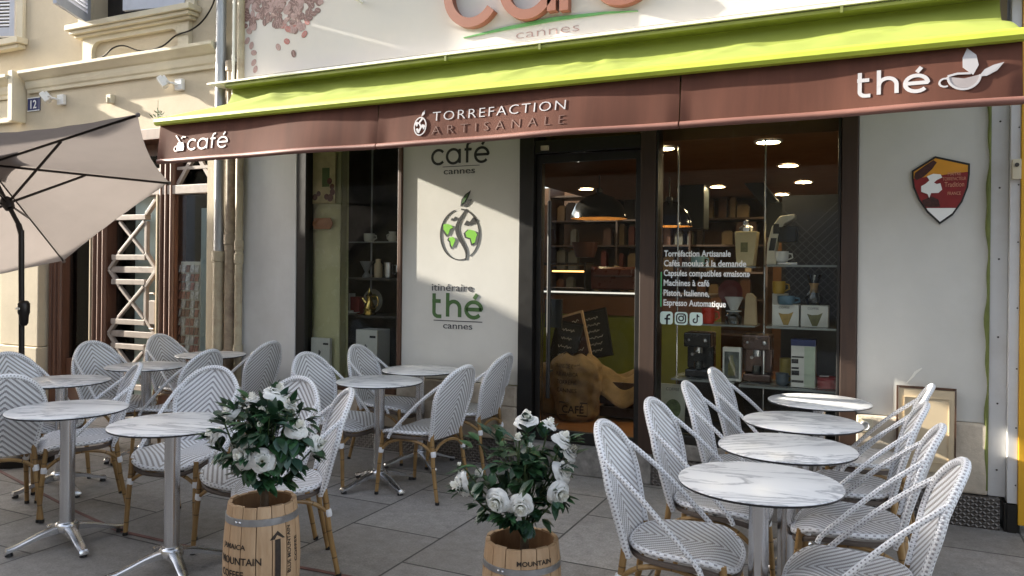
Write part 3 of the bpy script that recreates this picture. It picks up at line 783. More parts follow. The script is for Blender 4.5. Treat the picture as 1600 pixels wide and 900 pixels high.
# upper window
wn = npart(MB().box(-7.50,-6.10,.18,.22,4.021,5.6), 'window', M['dark'])
MB().box(-7.66,-7.505,-.045,-.002,4.045,5.6).box(-6.095,-5.97,-.045,-.002,4.045,5.6).box(-7.60,-7.505,-.06,-.0455,4.045,5.6).build('frame', M['cream_trim'], wn, bevel=.005)
MB().box(-7.72,-5.92,-.16,-.002,3.985,4.043).box(-7.69,-5.95,-.13,-.002,3.945,3.983).box(-7.66,-5.98,-.09,-.002,3.915,3.943).build('sill', M['cream_trim'], wn, bevel=.006)
pb = MB().box(-7.58,-7.44,-.05,-.002,3.66,3.913).box(-6.18,-6.04,-.05,-.002,3.66,3.913).box(-7.438,-6.182,-.05,-.002,3.86,3.913)
for k in range(6):
    a0 = k*15; a1 = a0+15
for cx_, sg_ in ((-7.438,1),(-6.182,-1)):
    poly = [(cx_, 3.859)] + [(cx_ + sg_*.10*(1-math.sin(R(t))), 3.859 - .10*(1-math.cos(R(t)))) for t in (0,)] + [(cx_ + sg_*(.10 - .10*math.sin(R(t))), 3.859 - (.10 - .10*math.cos(R(t)))) for t in range(0,91,15)]
    pb.prism(poly, W, .048, base=.002)
pb.build('apron', M['cream_trim'], wn)
def leaf(hx, width, ang, z0, z1, parent, sgn):
    """louvred shutter leaf hinged at hx, opening outward by ang"""
    b = MB(); ca, sa = math.cos(R(ang)), math.sin(R(ang))
    f = lambda a,d,z: Vector((hx + sgn*a*ca + sgn*0 + d*sa*(-sgn), -.05 - a*sa - d*ca + .03, z))
    def bx(a0,a1,d0,d1,zz0,zz1):
        v = [f(a0,d0,zz0),f(a1,d0,zz0),f(a1,d1,zz0),f(a0,d1,zz0),f(a0,d0,zz1),f(a1,d0,zz1),f(a1,d1,zz1),f(a0,d1,zz1)]
        b.add(v, [(0,3,2,1),(4,5,6,7),(0,1,5,4),(1,2,6,5),(2,3,7,6),(3,0,4,7)])
    bx(0,.06,0,.035,z0,z1); bx(width-.06,width,0,.035,z0,z1); bx(.061,width-.061,0,.035,z0,z0+.10); bx(.061,width-.061,.004,.031,z0+.62,z0+.70)
    z = z0+.115
    while z < z0+.60:
        v = [f(.061,.002,z+.022),f(width-.061,.002,z+.022),f(width-.061,.032,z),f(.061,.032,z),f(.061,.002,z+.03),f(width-.061,.002,z+.03),f(width-.061,.032,z+.008),f(.061,.032,z+.008)]
        b.add(v, [(0,3,2,1),(4,5,6,7),(0,1,5,4),(1,2,6,5),(2,3,7,6),(3,0,4,7)]); z += .038
    z = z0+.71
    while z < z1-.03:
        v = [f(.061,.002,z+.022),f(width-.061,.002,z+.022),f(width-.061,.032,z),f(.061,.032,z),f(.061,.002,z+.03),f(width-.061,.002,z+.03),f(width-.061,.032,z+.008),f(.061,.032,z+.008)]
        b.add(v, [(0,3,2,1),(4,5,6,7),(0,1,5,4),(1,2,6,5),(2,3,7,6),(3,0,4,7)]); z += .038
    return b.build('shutter', M['shutter'], parent)
leaf(-7.50, .66, 62, 4.06, 5.55, wn, 1)
leaf(-6.10, .70, 12, 4.06, 5.55, wn, -1)
wl = npart(MB().box(-9.75,-8.72,.18,.22,4.021,5.6), 'window', M['dark'])
MB().box(-8.715,-8.60,-.045,-.002,4.045,5.6).build('frame', M['cream_trim'], wl, bevel=.005)
MB().box(-10,-8.56,-.13,-.002,3.975,4.043).box(-10,-8.6,-.09,-.002,3.93,3.973).build('sill', M['cream_trim'], wl, bevel=.006)
leaf(-8.74, .60, 17, 4.08, 5.55, wl, -1)
# shopfront in brown wood, recessed
sf_ = npart(MB().box(-8.24,-5.824,.20,.30,2.66,2.903).box(-8.24,-5.824,-.02,.30,2.79,2.903), 'shopfront', M['shop_wood'], bevel=.006)
def post(b, x0, x1):
    b.box(x0,x1,.06,.2,.0,2.655); n = 3; wd = (x1-x0)/n
    for i in range(n): b.tube([(x0+wd*(i+.5),.058,.25),(x0+wd*(i+.5),.058,2.6)], wd*.36, 8)
for x0, x1 in ((-8.24,-8.02),(-7.535,-7.31),(-6.535,-6.32)):
    b = MB(); post(b, x0, x1); b.build('post', M['shop_wood'], sf_, smooth=False)
MB().box(-7.55,-7.537,.03,.058,.02,2.24).box(-6.553,-6.537,.03,.058,.02,2.24).build('bead', M['hatch'], sf_)
MB().box(-8.018,-5.824,.04,.2,2.24,2.33).build('transom_rail', M['grille'], sf_, bevel=.006)
MB().box(-8.018,-7.537,.1,.2,0,.5).build('stall_riser', M['shop_wood'], sf_, bevel=.004)
MB().box(-6.318,-5.824,.1,.2,0,.5).build('stall_riser', M['shop_wood'], sf_, bevel=.004)
MB().box(-8.018,-7.552,.14,.148,.501,2.239).box(-8.018,-5.826,.15,.158,2.331,2.658).build('shop_pane', M['dark_pane'], sf_)
MB().box(-6.318,-5.824,.10,.108,.501,2.239).build('shop_pane', M['pane'], sf_)
# transom grille with diagonals
tg = MB()
for x0, x1 in ((-7.3,-6.55),(-6.31,-5.83),(-8.0,-7.56)):
    tg.bar((x0,.09,2.34),((x0+x1)/2,.09,2.65),.035,.04).bar(((x0+x1)/2,.09,2.65),(x1,.09,2.34),.035,.04)
    tg.bar((x0,.085,2.5),(x1,.085,2.5),.03,.03)
tg.build('transom_grille', M['grille'], sf_)
# door with octagonal ironwork
dd = MB().box(-7.308,-6.555,.185,.21,.02,2.238)
dd_o = dd.build('shop_door', mat('pale turquoise door paint', (.42,.52,.50), .6, var=.12, scale=5), sf_)
MB().box(-7.308,-7.04,.17,.184,.02,2.238).build('dark_glass', M['dark_pane'], dd_o)
MB().box(-7.308,-7.04,.1845,.1848,.02,2.238).build('shade_panel', M['dark'], dd_o)
gr = MB()
def cross(x0, x1, z0, z1, y=.075):
    gr.bar((x0,y,z0),(x1,y,z1),.036,.03).bar((x0,y+.003,z1),(x1,y+.003,z0),.036,.03)
    gr.box(x0-.10,x1+.02,y-.02,y+.05,z0-.07,z0-.015).box(x0-.10,x1+.02,y-.02,y+.05,z1+.015,z1+.07)
    gr.box(x1-.0,x1+.035,y-.012,y+.03,z0,z1)
for zc in (.475, 1.145, 1.815):
    cross(-7.14,-6.76,zc-.165,zc+.165)
for zc in (.81, 1.48):
    gr.box(-7.29,-6.58,.07,.12,zc-.032,zc+.032)
    for s in (-1,1):
        gr.bar((-6.58,.08,zc),(-6.74,.08,zc+s*.17),.045,.035).bar((-7.29,.08,zc),(-7.13,.08,zc+s*.17),.045,.035)
gr.bar((-6.74,.08,2.05),(-6.57,.08,2.23),.045,.035)
gr.build('grille', M['grille'], dd_o, bevel=.004)
lk = MB().box(-6.66,-6.575,.045,.09,.93,1.17)
for z in (.88,1.24): lk.cyl((-6.665,.06,z),(-6.60,.06,z),.012,8)
lk.build('lock', M['grille'], dd_o, bevel=.004)
npart(MB().box(-6.4,-5.88,.6,.65,0,2.6), 'rear_curtain', mat('grey rear curtain', (.12,.115,.105), .8, var=.3, scale=5, stretch=(1,1,.3)))
npart(MB().box(-8.24,-5.83,1.0,1.05,0,2.9).box(-8.24,-8.2,.31,1.0,0,2.9).box(-5.87,-5.83,.31,1.0,0,2.9), 'interior_wall', M['dark'])
npart(MB().box(-6.03,-5.86,.125,.14,.5,2.1), 'curtain', mat('pale blue curtain', (.36,.44,.46), .8, var=.1, scale=6, stretch=(1,1,.2)))

# things on the two fronts
t = thing('house_number_plaque', 'navy enamel house number plaque reading 12 on the cream wall', 'sign', (-8.44,0,3.30))
MB().box(-.105,.105,-.012,-.001,-.075,.075).build('plate', M['blue_enamel'], t, bevel=.003)
b = MB(); b.text('12', .13, lambda a,q,d: Vector((a,-.012-d,-.045+q)), .002, align='CENTER', bold=.012); b.build('numerals', M['vinyl'], t)
MB().box(-.105,.105,-.0135,-.0122,.066,.075).box(-.105,.105,-.0135,-.0122,-.075,-.066).build('rim', M['vinyl'], t)
def floodlight(x, z, label, tilt):
    t = thing('floodlight', label, 'floodlight', (x,0,z), 0, 'floodlights over the cream shopfront')
    MB().box(.02,.12,-.045,-.001,-.05,.06).build('junction_box', M['white_metal'], t, bevel=.008)
    b = MB(); b.tube([(.06,-.04,0),(.05,-.09,.01),(-.02,-.11,.02)], .011, 8); b.build('arm', M['white_metal'], t, smooth=True)
    b = MB(); d = Vector((-.5,-.45,-.5)).normalized(); s = Vector((.67,-.74,0)).normalized(); u = d.cross(s)
    c = Vector((-.05,-.12,.02)); b.obox(c, d*.026, s*.066, u*.052); b.obox(c - d*.04, d*.013, s*.048, u*.04)
    b.build('lamp_head', M['white_metal'], t, bevel=.006)
    b = MB(); b.obox(c + d*.028, d*.0015, s*.056, u*.043); b.build('lens', M['pipe_grey'], t)
    b = MB(); b.obox(c + s*.06 - d*.015, d*.035, s*.003, u*.02); b.obox(c - s*.06 - d*.015, d*.035, s*.003, u*.02); b.build('bracket', M['white_metal'], t)
floodlight(-8.02, 3.30, 'white wall floodlight in shade beside the house number', 0)
floodlight(-6.25, 3.30, 'white wall floodlight in sun casting a long shadow near the downpipe', 0)
t = MB().box(-7.20,-7.13,-.055,-.001,3.20,3.29).box(-7.175,-7.155,-.075,-.056,3.20,3.26).build('wall_bracket', M['cream_trim'], bevel=.006)
tag(t, 'small cream bracket stub on the cream wall between two floodlights', 'bracket')

# downpipes
def pipe(name, label, x, y, r, z0, z1, m, collars, group='downpipes between the two buildings', m2=None, split=None):
    t = thing(name, label, 'pipe', (x,y,0), 0, group)
    b = MB()
    if split:
        b.tube([(0,0,z0),(0,0,split)], r, 14).build('lower_pipe', m, t, smooth=True)
        MB().tube([(0,0,split),(0,0,z1)], r*.9, 14).build('upper_pipe', m2, t, smooth=True)
    else: b.tube([(0,0,z0),(0,0,z1)], r, 14).build('pipe', m, t, smooth=True)
    for z in collars:
        c = MB(); c.lathe([(r*1.02,z-.05),(r*1.22,z-.045),(r*1.25,z+.03),(r*1.22,z+.045),(r*1.02,z+.05)], seg=14)
        c.box(-.012,.012,r*.6,r+.06,z-.012,z+.012)
        c.build('collar', m, t, smooth=True)
pipe('drainpipe', 'zinc downpipe whose lower half is cream painted, first beside the shopfront', -5.585, -.075, .052, .05, 7.3, M['pipe_cream'], (.62,1.62), m2=M['pipe_grey'], split=1.66)
pipe('drainpipe', 'weathered brown middle downpipe with peeling paint between the buildings', -5.455, -.06, .05, .05, 3.42, M['pipe_rust'], (.7,1.78,3.4), m2=M['pipe_rust'])
pipe('drainpipe', 'thin cream downpipe nearest the white coffee shop pilaster', -5.335, -.075, .035, .05, 7.3, M['pipe_cream'], (.75,1.72,1.6))
pipe('drainpipe', 'slim pale conduit running up beside the zinc downpipe above the awning', -5.40, -.10, .013, 2.9, 7.3, M['trim_white'], (3.45,4.4))
# overhead cable
cb = MB()
P = [(-7.75,-.03,3.665),(-7.3,-.04,3.69),(-7.12,-.05,3.76),(-6.95,-.05,3.77),(-6.7,-.04,3.69),(-6.4,-.05,3.70),(-6.2,-.06,3.78),(-5.98,-.08,3.80),(-5.80,-.10,3.86),(-5.64,-.14,3.96),(-5.54,-.16,4.10),(-5.44,-.14,4.20),(-5.35,-.12,4.22)]
def smooth_path(P, n=5):
    P = [Vector(p) for p in P]; o = []
    for i in range(len(P)-1):
        a, b_, c, d = P[max(0,i-1)], P[i], P[i+1], P[min(len(P)-1,i+2)]
        for k in range(n):
            t = k/n; o.append(.5*((2*b_)+(c-a)*t+(2*a-5*b_+4*c-d)*t*t+(3*b_-a-3*c+d)*t**3))
    o.append(P[-1]); return o
cb.tube(smooth_path(P), .008, 6)
tag(cb.build('cable', M['umb_metal'], smooth=True), 'sagging dark cable strung along the cream wall above the cornice', 'cable')
# yellow neighbouring front on the right
t = thing('side_panel', 'pale screwed cladding panel with yellow edge right of the coffee shop', 'panel', (.9,0,0))
def rp(mb, name, m, **k):
    o = mb.build(name, m, t, **k); o.location = (-.9,0,0)
rp(MB().box(.735,.787,-.07,.2,.17,4.5), 'panel', M['right_panel'], bevel=.003)
rp(MB().box(.788,1.6,-.085,.2,.05,4.5), 'yellow_front', M['yellow'], bevel=.004)
rp(MB().box(.735,.78,-.085,-.071,.0,.165).box(.72,.80,-.075,.2,0,.165), 'kick_post', M['black_frame'])
for z in (.28,.62,.97,1.33,1.72,2.06,2.4): rp(MB().ball((.777,-.071,z), (.005,.004,.005), 8, 5), 'screw', M['screw'])
t = thing('switch_box', 'small beige electrical box on the pale panel by the yellow edge', 'switch box', (.763,-.07,2.15))
MB().box(-.023,.023,-.03,-.0015,-.06,.06).build('case', M['cream_trim'], t, bevel=.004)
MB().cyl((0,-.031,.025),(0,-.038,.025),.012,10).build('lock', M['screw'], t)
t = thing('wall_outlet', 'round weatherproof socket on the rough beige base right of the window', 'socket', (-.035,-.035,.555))
MB().box(-.045,.045,-.035,-.001,-.045,.045).build('case', M['cream_trim'], t, bevel=.006)
b = MB(); b.lathe([(.03,0),(.03,.012),(.024,.014),(.02,.008),(.001,.008)], fn=lambda p: Vector((p.x,-.035-p.z,p.y)), seg=16); b.build('socket_ring', M['grey_white'], t, smooth=True)
M['maroon_pic'] = mat('dark maroon print', (.05,.012,.01), .5, var=.5, scale=60)
# shield
t = thing('shield_sign', 'red and orange shield shaped sign with a black border on the white wall', 'sign', (.375,0,2.06))
def shield(s, dz=0.):
    top = [(-.158*s,.115*s),(-.03*s,.20*s),(.158*s,.145*s)]
    right = [(.158*s,.08*s),(.150*s,.0),(.120*s,-.09*s),(.07*s,-.17*s),(.0,-.225*s)]
    left = [(-.07*s,-.15*s),(-.12*s,-.07*s),(-.150*s,.01),(-.158*s,.07*s)]
    return [(a, b+dz) for a, b in top + right + left]
f = lambda a,b,d: Vector((a, -d, b))
MB().prism(shield(1.0), f, .012, base=.001).build('border', M['black_print'], t)
MB().prism(shield(.93), f, .001, base=.0135).build('field', mat('dark red enamel', (.23,.012,.015), .4, var=.12, scale=20), t)
def clip(poly, fn):
    out = []
    for i in range(len(poly)):
        a, b = poly[i], poly[(i+1) % len(poly)]; fa, fb_ = fn(a), fn(b)
        if fa >= 0: out.append(a)
        if (fa >= 0) != (fb_ >= 0):
            q = fa/(fa-fb_); out.append((a[0]+(b[0]-a[0])*q, a[1]+(b[1]-a[1])*q))
    return out
orange = clip(shield(.93), lambda p: p[1] - (.118 - 1.7*(p[0]-.03)**2))
MB().prism(orange, f, .001, base=.0150).build('orange_band', mat('orange enamel', (.62,.27,.02), .4, var=.1), t)
MB().prism(clip(shield(.93), lambda p: -.125 - p[1] + .006*math.sin(p[0]*60)), f, .001, base=.0150).build('white_tip', M['vinyl'], t)
for P_ in ([(-.14,.10),(-.09,.14),(-.04,.175),(-.02,.16),(-.045,.12),(-.09,.075),(-.13,.055),(-.145,.07)], [(-.10,-.075),(-.05,-.05),(-.01,-.07),(.0,-.115),(-.05,-.118),(-.085,-.112)]):
    MB().prism(P_, f, .001, base=.0165).build('dark_picture', M['maroon_pic'], t)
b = MB()
b.prism([(-.105,.015),(-.08,.03),(-.06,.05),(-.075,.075),(-.04,.09),(.0,.085),(.01,.065),(-.02,.05),(-.035,.035),(-.02,.025),(.0,.03),(.01,-.01),(-.01,-.03),(-.05,-.03),(-.06,-.06),(-.07,-.035),(-.105,-.02)], f, .001, base=.018)
b.build('white_emblem', M['vinyl'], t)
b = MB()
for tx, z, wd, h_ in (('MAITRE',.075,.07,.022),('TORREFACTEUR',.045,.125,.022),('Tradition',.005,.105,.034),('FRANCE',-.045,.07,.022)):
    b.text(tx, h_*1.3, lambda a,q,d,z=z: f(.075+a, z+q, d), .001, base=.0195, align='CENTER', width=wd)
b.build('lettering', mat('salmon lettering', (.62,.28,.18), .5), t)

# ------------------------------------------------------------------ café chairs
def make_chair():
    root = thing('bistro_chair', '', 'chair', (0,0,0), 0, 'woven bistro chairs of the café terrace')
    parts = []
    def part(mb, name, m, par=None, **k):
        o = mb.build(name, m, par or root, **k)
        if par is None: parts.append((o, []))
        else:
            for q in parts:
                if q[0] == par: q[1].append(o)
        return o
    zs = .455
    def outline(a):
        ca, sa = math.cos(a), math.sin(a)
        e = 2/3.0
        x = .205*math.copysign(abs(ca)**e, ca); y = .215*math.copysign(abs(sa)**e, sa)
        y *= 1 + .11*(x/.205)
        return x, y
    def top(x, y):
        z = zs - .010*(1-min(1,(x*x+y*y)/.04))
        if x > .08: z -= .055*((x-.08)/.125)**2
        return z
    NA, NR = 36, 7
    v = [Vector((0,0,top(0,0)))]; F = []; U = []
    for r in range(1, NR+1):
        for k in range(NA):
            x, y = outline(2*PI*k/NA); x *= r/NR; y *= r/NR
            v.append(Vector((x, y, top(x,y))))
    uvo = lambda i: (v[i].y, v[i].x)
    for k in range(NA):
        q = (0, 1+k, 1+(k+1) % NA); F.append(q); U.append(tuple(uvo(i) for i in q))
    for r in range(NR-1):
        for k in range(NA):
            q = (1+r*NA+k, 1+(r+1)*NA+k, 1+(r+1)*NA+(k+1) % NA, 1+r*NA+(k+1) % NA); F.append(q); U.append(tuple(uvo(i) for i in q))
    nt_ = len(v)
    low = [Vector((p.x, p.y, p.z-.012)) for p in v]
    b = MB(); b.add(v, F, U); b.add(low, [tuple(reversed(f)) for f in F], [tuple(reversed(u)) for u in U])
    part(b, 'seat', M['chevron_seat'], smooth=True)
    b = MB(); path = []
    for k in range(48):
        x, y = outline(2*PI*k/48); path.append((x*1.02, y*1.02, top(x,y)-.012))
    b.tube(path, .0125, 10, closed=True); part(b, 'seat_rim', M['rim'], smooth=True)
    b = MB(); b.tube([(p[0]*.97, p[1]*.97, p[2]-.035) for p in path], .012, 6, closed=True); part(b, 'apron', mat('brown cane apron', (.11,.085,.07), .6), smooth=True)
    # back
    H0, H1 = .40, .885
    def xb(y, z):
        h = (z-H0)/(H1-H0)
        return -.195 - .125*h - .045*(1-min(1, (y/.2)**2))*(.3+.7*h)
    def half(z):
        h = (z-H0)/(H1-H0)
        w0 = .163 + .052*min(1, h/.55)
        if h > .5: w0 *= math.sqrt(max(0, 1-((h-.5)/.5)**2.1))
        return w0
    hoop = []
    nz = 26
    for i in range(nz+1):
        h = 1-(1-i/nz)**1.9
        z = H0 + (H1-H0)*h; hoop.append((half(z), z))
    right = [Vector((xb(y,z), y, z)) for y, z in hoop]; left = [Vector((xb(y,z), -y, z)) for y, z in hoop]
    b = MB()
    v = []; F = []; U = []; NY = 14
    for (y, z) in hoop:
        for j in range(NY+1):
            yy = y*(-1+2*j/NY); v.append(Vector((xb(yy,z), yy, z)))
    uvb = lambda i: (v[i].y, v[i].z)
    for i in range(nz):
        for j in range(NY):
            q = (i*(NY+1)+j, i*(NY+1)+j+1, (i+1)*(NY+1)+j+1, (i+1)*(NY+1)+j); F.append(q); U.append(tuple(uvb(n) for n in q))
    b.add(v, F, U); b.add([p - Vector((.008,0,0)) for p in v], [tuple(reversed(f)) for f in F], [tuple(reversed(u)) for u in U])
    part(b, 'backrest', M['chevron'], smooth=True)
    b = MB(); b.tube(right[:-1] + list(reversed(left)), .0155, 10); part(b, 'back_hoop', M['wrap'], smooth=True)
    # arms
    for s in (-1,1):
        z0 = .755; y0 = half(z0)*s
        p0 = Vector((xb(y0,z0)-.004, y0*.985, z0+.02)); p1 = Vector((.075, s*.231, .430)); A = smooth_path([p0, p0.lerp(p1,.12)+Vector((.004,s*.007,.004)), p0.lerp(p1,.4)+Vector((.010,s*.009,.010)), p0.lerp(p1,.75)+Vector((.006,s*.006,.006)), p1, p1+Vector((.018,s*.002,-.035))], 4)
        b = MB(); b.tube(A, .0112, 8); part(b, 'armrest', M['wrap'], smooth=True)
    # legs with white cane bindings
    joints = {}
    for s in (-1,1):
        for nm, a, c in (('f', Vector((.165,s*.195,.43)), Vector((.20,s*.212,0))), ('r', Vector((xb(.163,.44)-.0,s*.165,.45)), Vector((-.285,s*.195,0)))):
            b = MB(); b.tube([a, a.lerp(c,.5)+Vector((.004 if nm=='f' else .01,0,0)), c], [.0145,.0142,.0125], 10)
            l = part(b, 'leg', M['bamboo'], smooth=True)
            j = a.lerp(c, .30); joints[nm, s] = j
            bb = MB(); d = (c-a).normalized(); bb.tube([j-d*.018, j-d*.006, j+d*.006, j+d*.018], [.0165,.0185,.0185,.0165], 10)
            part(bb, 'binding', M['white_cane'], l, smooth=True)
            ft = MB(); ft.tube([c + Vector((0,0,.0)), c + Vector((0,0,.018))], .0145, 10); part(ft, 'foot_cap', M['black_edge'], l, smooth=True)
    # curved stretchers
    def stretch(a, c, rise, out=Vector((0,0,0))):
        P_ = [a, a.lerp(c,.2)+Vector((0,0,rise*.72))+out, a.lerp(c,.5)+Vector((0,0,rise))+out, a.lerp(c,.8)+Vector((0,0,rise*.72))+out, c]
        b = MB(); b.tube(smooth_path(P_, 4), .0105, 8); part(b, 'stretcher', M['bamboo'], smooth=True)
    for s in (-1,1): stretch(joints['f',s], joints['r',s], .085, Vector((0,s*.008,0)))
    stretch(joints['f',-1], joints['f',1], .07); stretch(joints['r',-1], joints['r',1], .07)
    return root, parts
chair0, chair_parts = make_chair()
# label, top-of-back position, facing (degrees, 0 = along the shopfront to the right)
chairs = [
 ('nearest woven chair left of the right hand row of tables', (-.98,-2.37), 2),
 ('second nearest chair on the left side of the right hand row of tables', (-.95,-1.70), -2),
 ('third chair left of the right hand row, before the shop window', (-.93,-1.00), 2),
 ('chair closest to the shop window on the left of the sunlit marble table', (-.90,-.36), -3),
 ('nearest chair on the right side of the right hand row of tables', (.24,-2.40), 182),
 ('second nearest chair on the right side of the right hand row of tables', (.22,-1.78), 178),
 ('third chair on the right side of the right hand row of tables', (.20,-1.14), 181),
 ('chair by the hatch with the sun catching the top of its back', (.27,-.50), 178),
 ('chair left of the middle table against the white wall below the display window', (-3.81,-.26), 3),
 ('chair left of the front middle table, before the dark display window', (-3.77,-.94), -4),
 ('chair right of the front middle table, angled with its back to the shop door', (-2.48,-.98), 176),
 ('chair right of the rear middle table beside the shop door', (-2.53,-.24), 180),
 ('chair at the far left edge, left of the shaded table under the parasol', (-5.55,-2.02), 4),
 ('chair at the left edge turned away with its back towards the front table', (-4.47,-2.72), 158),
 ('chair left of the second rear table, in front of the brown shopfront', (-5.74,-1.24), 0),
 ('chair furthest back in front of the grille door of the brown shopfront', (-5.90,-.44), 2),
 ('large chair behind the leftmost front table, facing the street', (-4.36,-1.98), 238),
 ('chair with its back half hidden by a front chair, between the two left rear tables', (-4.58,-1.16), 184),
 ('chair behind the second front table, left of the taller rose bush', (-3.75,-1.89), 286),
 ('chair back peeping out just right of the left rose bush top', (-3.01,-1.98), 268),
 ('chair seen side on directly right of the left rose barrel', (-2.49,-2.22), 226),
 ('chair standing before the drainpipes, right of the rear left table', (-4.66,-.42), 182),
]
def put_chair(k, lab, top, ang):
    o = chair0 if k == 0 else copy_tree(chair0, chair_parts)
    a = R(ang); d = .318
    o.location = (top[0] + d*math.cos(a), top[1] + d*math.sin(a), .003); o.rotation_euler = (R(rnd.uniform(-.5,.5)), R(rnd.uniform(-.5,.5)), a)
    o.scale = (1+rnd.uniform(-.012,.012), 1+rnd.uniform(-.012,.012), 1+rnd.uniform(-.01,.01))
    o['label'] = lab
    o['category'] = 'chair'; o['group'] = 'woven bistro chairs of the café terrace'
for k, (lab, top, ang) in enumerate(chairs): put_chair(k, lab, top, ang)

# ------------------------------------------------------------------ tables
def make_table():
    root = thing('bistro_table', '', 'table', (0,0,0), 0, 'round marble topped café tables')
    parts = []
    def part(mb, name, m, subs=(), **k):
        o = mb.build(name, m, root, **k); parts.append((o, [])); return o
    b = MB(); b.lathe([(.001,.7365),(.295,.7365),(.2985,.7345),(.2995,.732)], seg=56, mi=0); b.lathe([(.2995,.732),(.2985,.724),(.29,.7225),(.001,.7225)], seg=56, mi=1)
    part(b, 'tabletop', [M['marble'], M['black_edge']], smooth=True)
    b = MB(); b.tube([(0,0,.10),(0,0,.715)], .037, 24); part(b, 'pole', M['alu'], smooth=True)
    b = MB()
    for k in range(4):
        a = k*PI/2; c, s = math.cos(a), math.sin(a)
        b.bar((.03*c,.03*s,.708),(.21*c,.21*s,.713),.03,.012)
    part(b, 'top_bracket', M['black_edge'])
    b = MB(); b.lathe([(.06,.075),(.062,.10),(.05,.118),(.04,.122),(.001,.122)], seg=24)
    for k in range(4):
        a = k*PI/2 + PI/4; e = Vector((math.cos(a), math.sin(a), 0)); sd = Vector((-e.y, e.x, 0))
        prof = [(.02,.108,.066,.040),(.07,.104,.060,.034),(.13,.088,.050,.026),(.20,.062,.046,.022),(.255,.043,.045,.02),(.285,.040,.046,.022),(.292,.03,.044,.018)]
        vs = []; F = []
        for r_, z_, w_, h_ in prof:
            vs += [e*r_ + sd*w_/2 + Vector((0,0,z_-.006)), e*r_ + sd*w_/4 + Vector((0,0,z_)), e*r_ - sd*w_/4 + Vector((0,0,z_)), e*r_ - sd*w_/2 + Vector((0,0,z_-.006)), e*r_ - sd*w_/2 + Vector((0,0,z_-h_)), e*r_ + sd*w_/2 + Vector((0,0,z_-h_))]
        for i in range(len(prof)-1):
            for j in range(6): F.append((i*6+j, i*6+(j+1) % 6, (i+1)*6+(j+1) % 6, (i+1)*6+j))
        F += [tuple(range(6)), tuple((len(prof)-1)*6 + j for j in range(6))]
        b.add(vs, F)
    part(b, 'base', M['alu'], smooth=True)
    for k in range(4):
        a = k*PI/2 + PI/4; e = Vector((math.cos(a), math.sin(a), 0))*.272
        c = MB(); c.tube([e + Vector((0,0,.0)), e + Vector((0,0,.026))], [.020,.017], 10); part(c, 'glide', M['black_edge'], smooth=True)
    return root, parts
table0, table_parts = make_table()
tables = [
 ('nearest white marble topped table of the right hand row', (-.38,-2.43), 10),
 ('second nearest white marble topped table of the right hand row', (-.345,-1.78), 35),
 ('third white marble topped table of the right hand row', (-.33,-1.12), 20),
 ('sunlit marble topped table at the far end of the right hand row by the window', (-.29,-.385), 15),
 ('round marble topped table at the front of the left terrace, nearer the left edge', (-3.98,-2.68), 26),
 ('round marble topped table at the front of the left terrace, half behind the left roses', (-3.17,-2.69), 18),
 ('table in front of the drainpipes at the back of the left terrace', (-5.33,-.40), 40),
 ('table in front of the brown shopfront, between a facing pair of chairs', (-5.16,-1.21), 12),
 ('shaded table at the left edge just in front of the parasol pole', (-4.98,-2.03), 30),
 ('blue grey topped table of the middle pair, nearer the street', (-3.11,-.99), 22),
 ('table of the middle pair set against the white wall', (-3.18,-.34), 8),
]
for k, (lab, (x, y), ang) in enumerate(tables):
    o = table0 if k == 0 else copy_tree(table0, table_parts)
    o.location = (x, y, .003); o.rotation_euler = (0,0,R(ang)); o['label'] = lab; o['category'] = 'table'; o['group'] = 'round marble topped café tables'

# ------------------------------------------------------------------ parasol
def cam_scale(p, s): return Vector((0,-5.457,1.53)) + s*(Vector(p) - Vector((0,-5.457,1.53)))
US = .93; L_ = 1.5*US
UP = cam_scale((-6.813,-1.462,2.40), US) - Vector((0,0,.02))
uax = Vector((-.641,-.135,1.)).normalized()
ue1 = Vector((0,1,0)).cross(uax).normalized(); ue2 = uax.cross(ue1)
udr = .328; uph = .203
hub = UP - uax*.41*US; joint = UP - uax*.621*US
um = thing('parasol', 'tilted taupe café parasol with dark metal pole and ribs at the left edge', 'parasol', (joint.x+.03, joint.y, 0))
ub = um.location.copy()
def upart(mb, name, m, par=None, **k):
    o = mb.build(name, m, par or um, **k)
    if par is None: o.location = -ub
    return o
tips = []
for k in range(6):
    a = uph + k*PI/3
    tips.append(UP + L_*(math.cos(udr)*(math.cos(a)*ue1 + math.sin(a)*ue2) - math.sin(udr)*uax))
def canopy(t0, t1, top, sag):
    def f(u, v):
        p = top.lerp(t0.lerp(t1, u), v)
        s_ = math.sin(PI*u)
        rad = (t0.lerp(t1, .5) - top); nrm = (t0-top).cross(t1-top).normalized()
        if nrm.dot(uax) < 0: nrm = -nrm
        p = p - nrm*sag*s_*v*(1.2-v*.4) - rad.normalized()*.045*s_*v*v
        p = p + nrm*.003*math.sin(u*34+v*5)*s_*v
        return p
    return f
cmb = MB()
for k in range(6):
    cmb.grid(canopy(tips[k], tips[(k+1) % 6], UP + uax*.012, .035), 16, 12)
upart(cmb, 'canopy', M['taupe'], smooth=True)
cmb = MB()
for k in range(6):
    t0 = UP.lerp(tips[k], .20) + uax*.05; t1 = UP.lerp(tips[(k+1) % 6], .20) + uax*.05
    cmb.grid(canopy(t0, t1, UP + uax*.07, .01), 8, 4)
upart(cmb, 'vent_cap', M['taupe'], smooth=True)
upart(MB().tube([hub - uax*.02, UP + uax*.06], .016, 10).lathe([(.001,-.03),(.042,-.028),(.045,.02),(.03,.03),(.001,.03)], seg=14, fn=lambda p: UP + ue1*p.x + ue2*p.y + uax*(p.z-.03)), 'top_hub', M['umb_metal'], smooth=True)
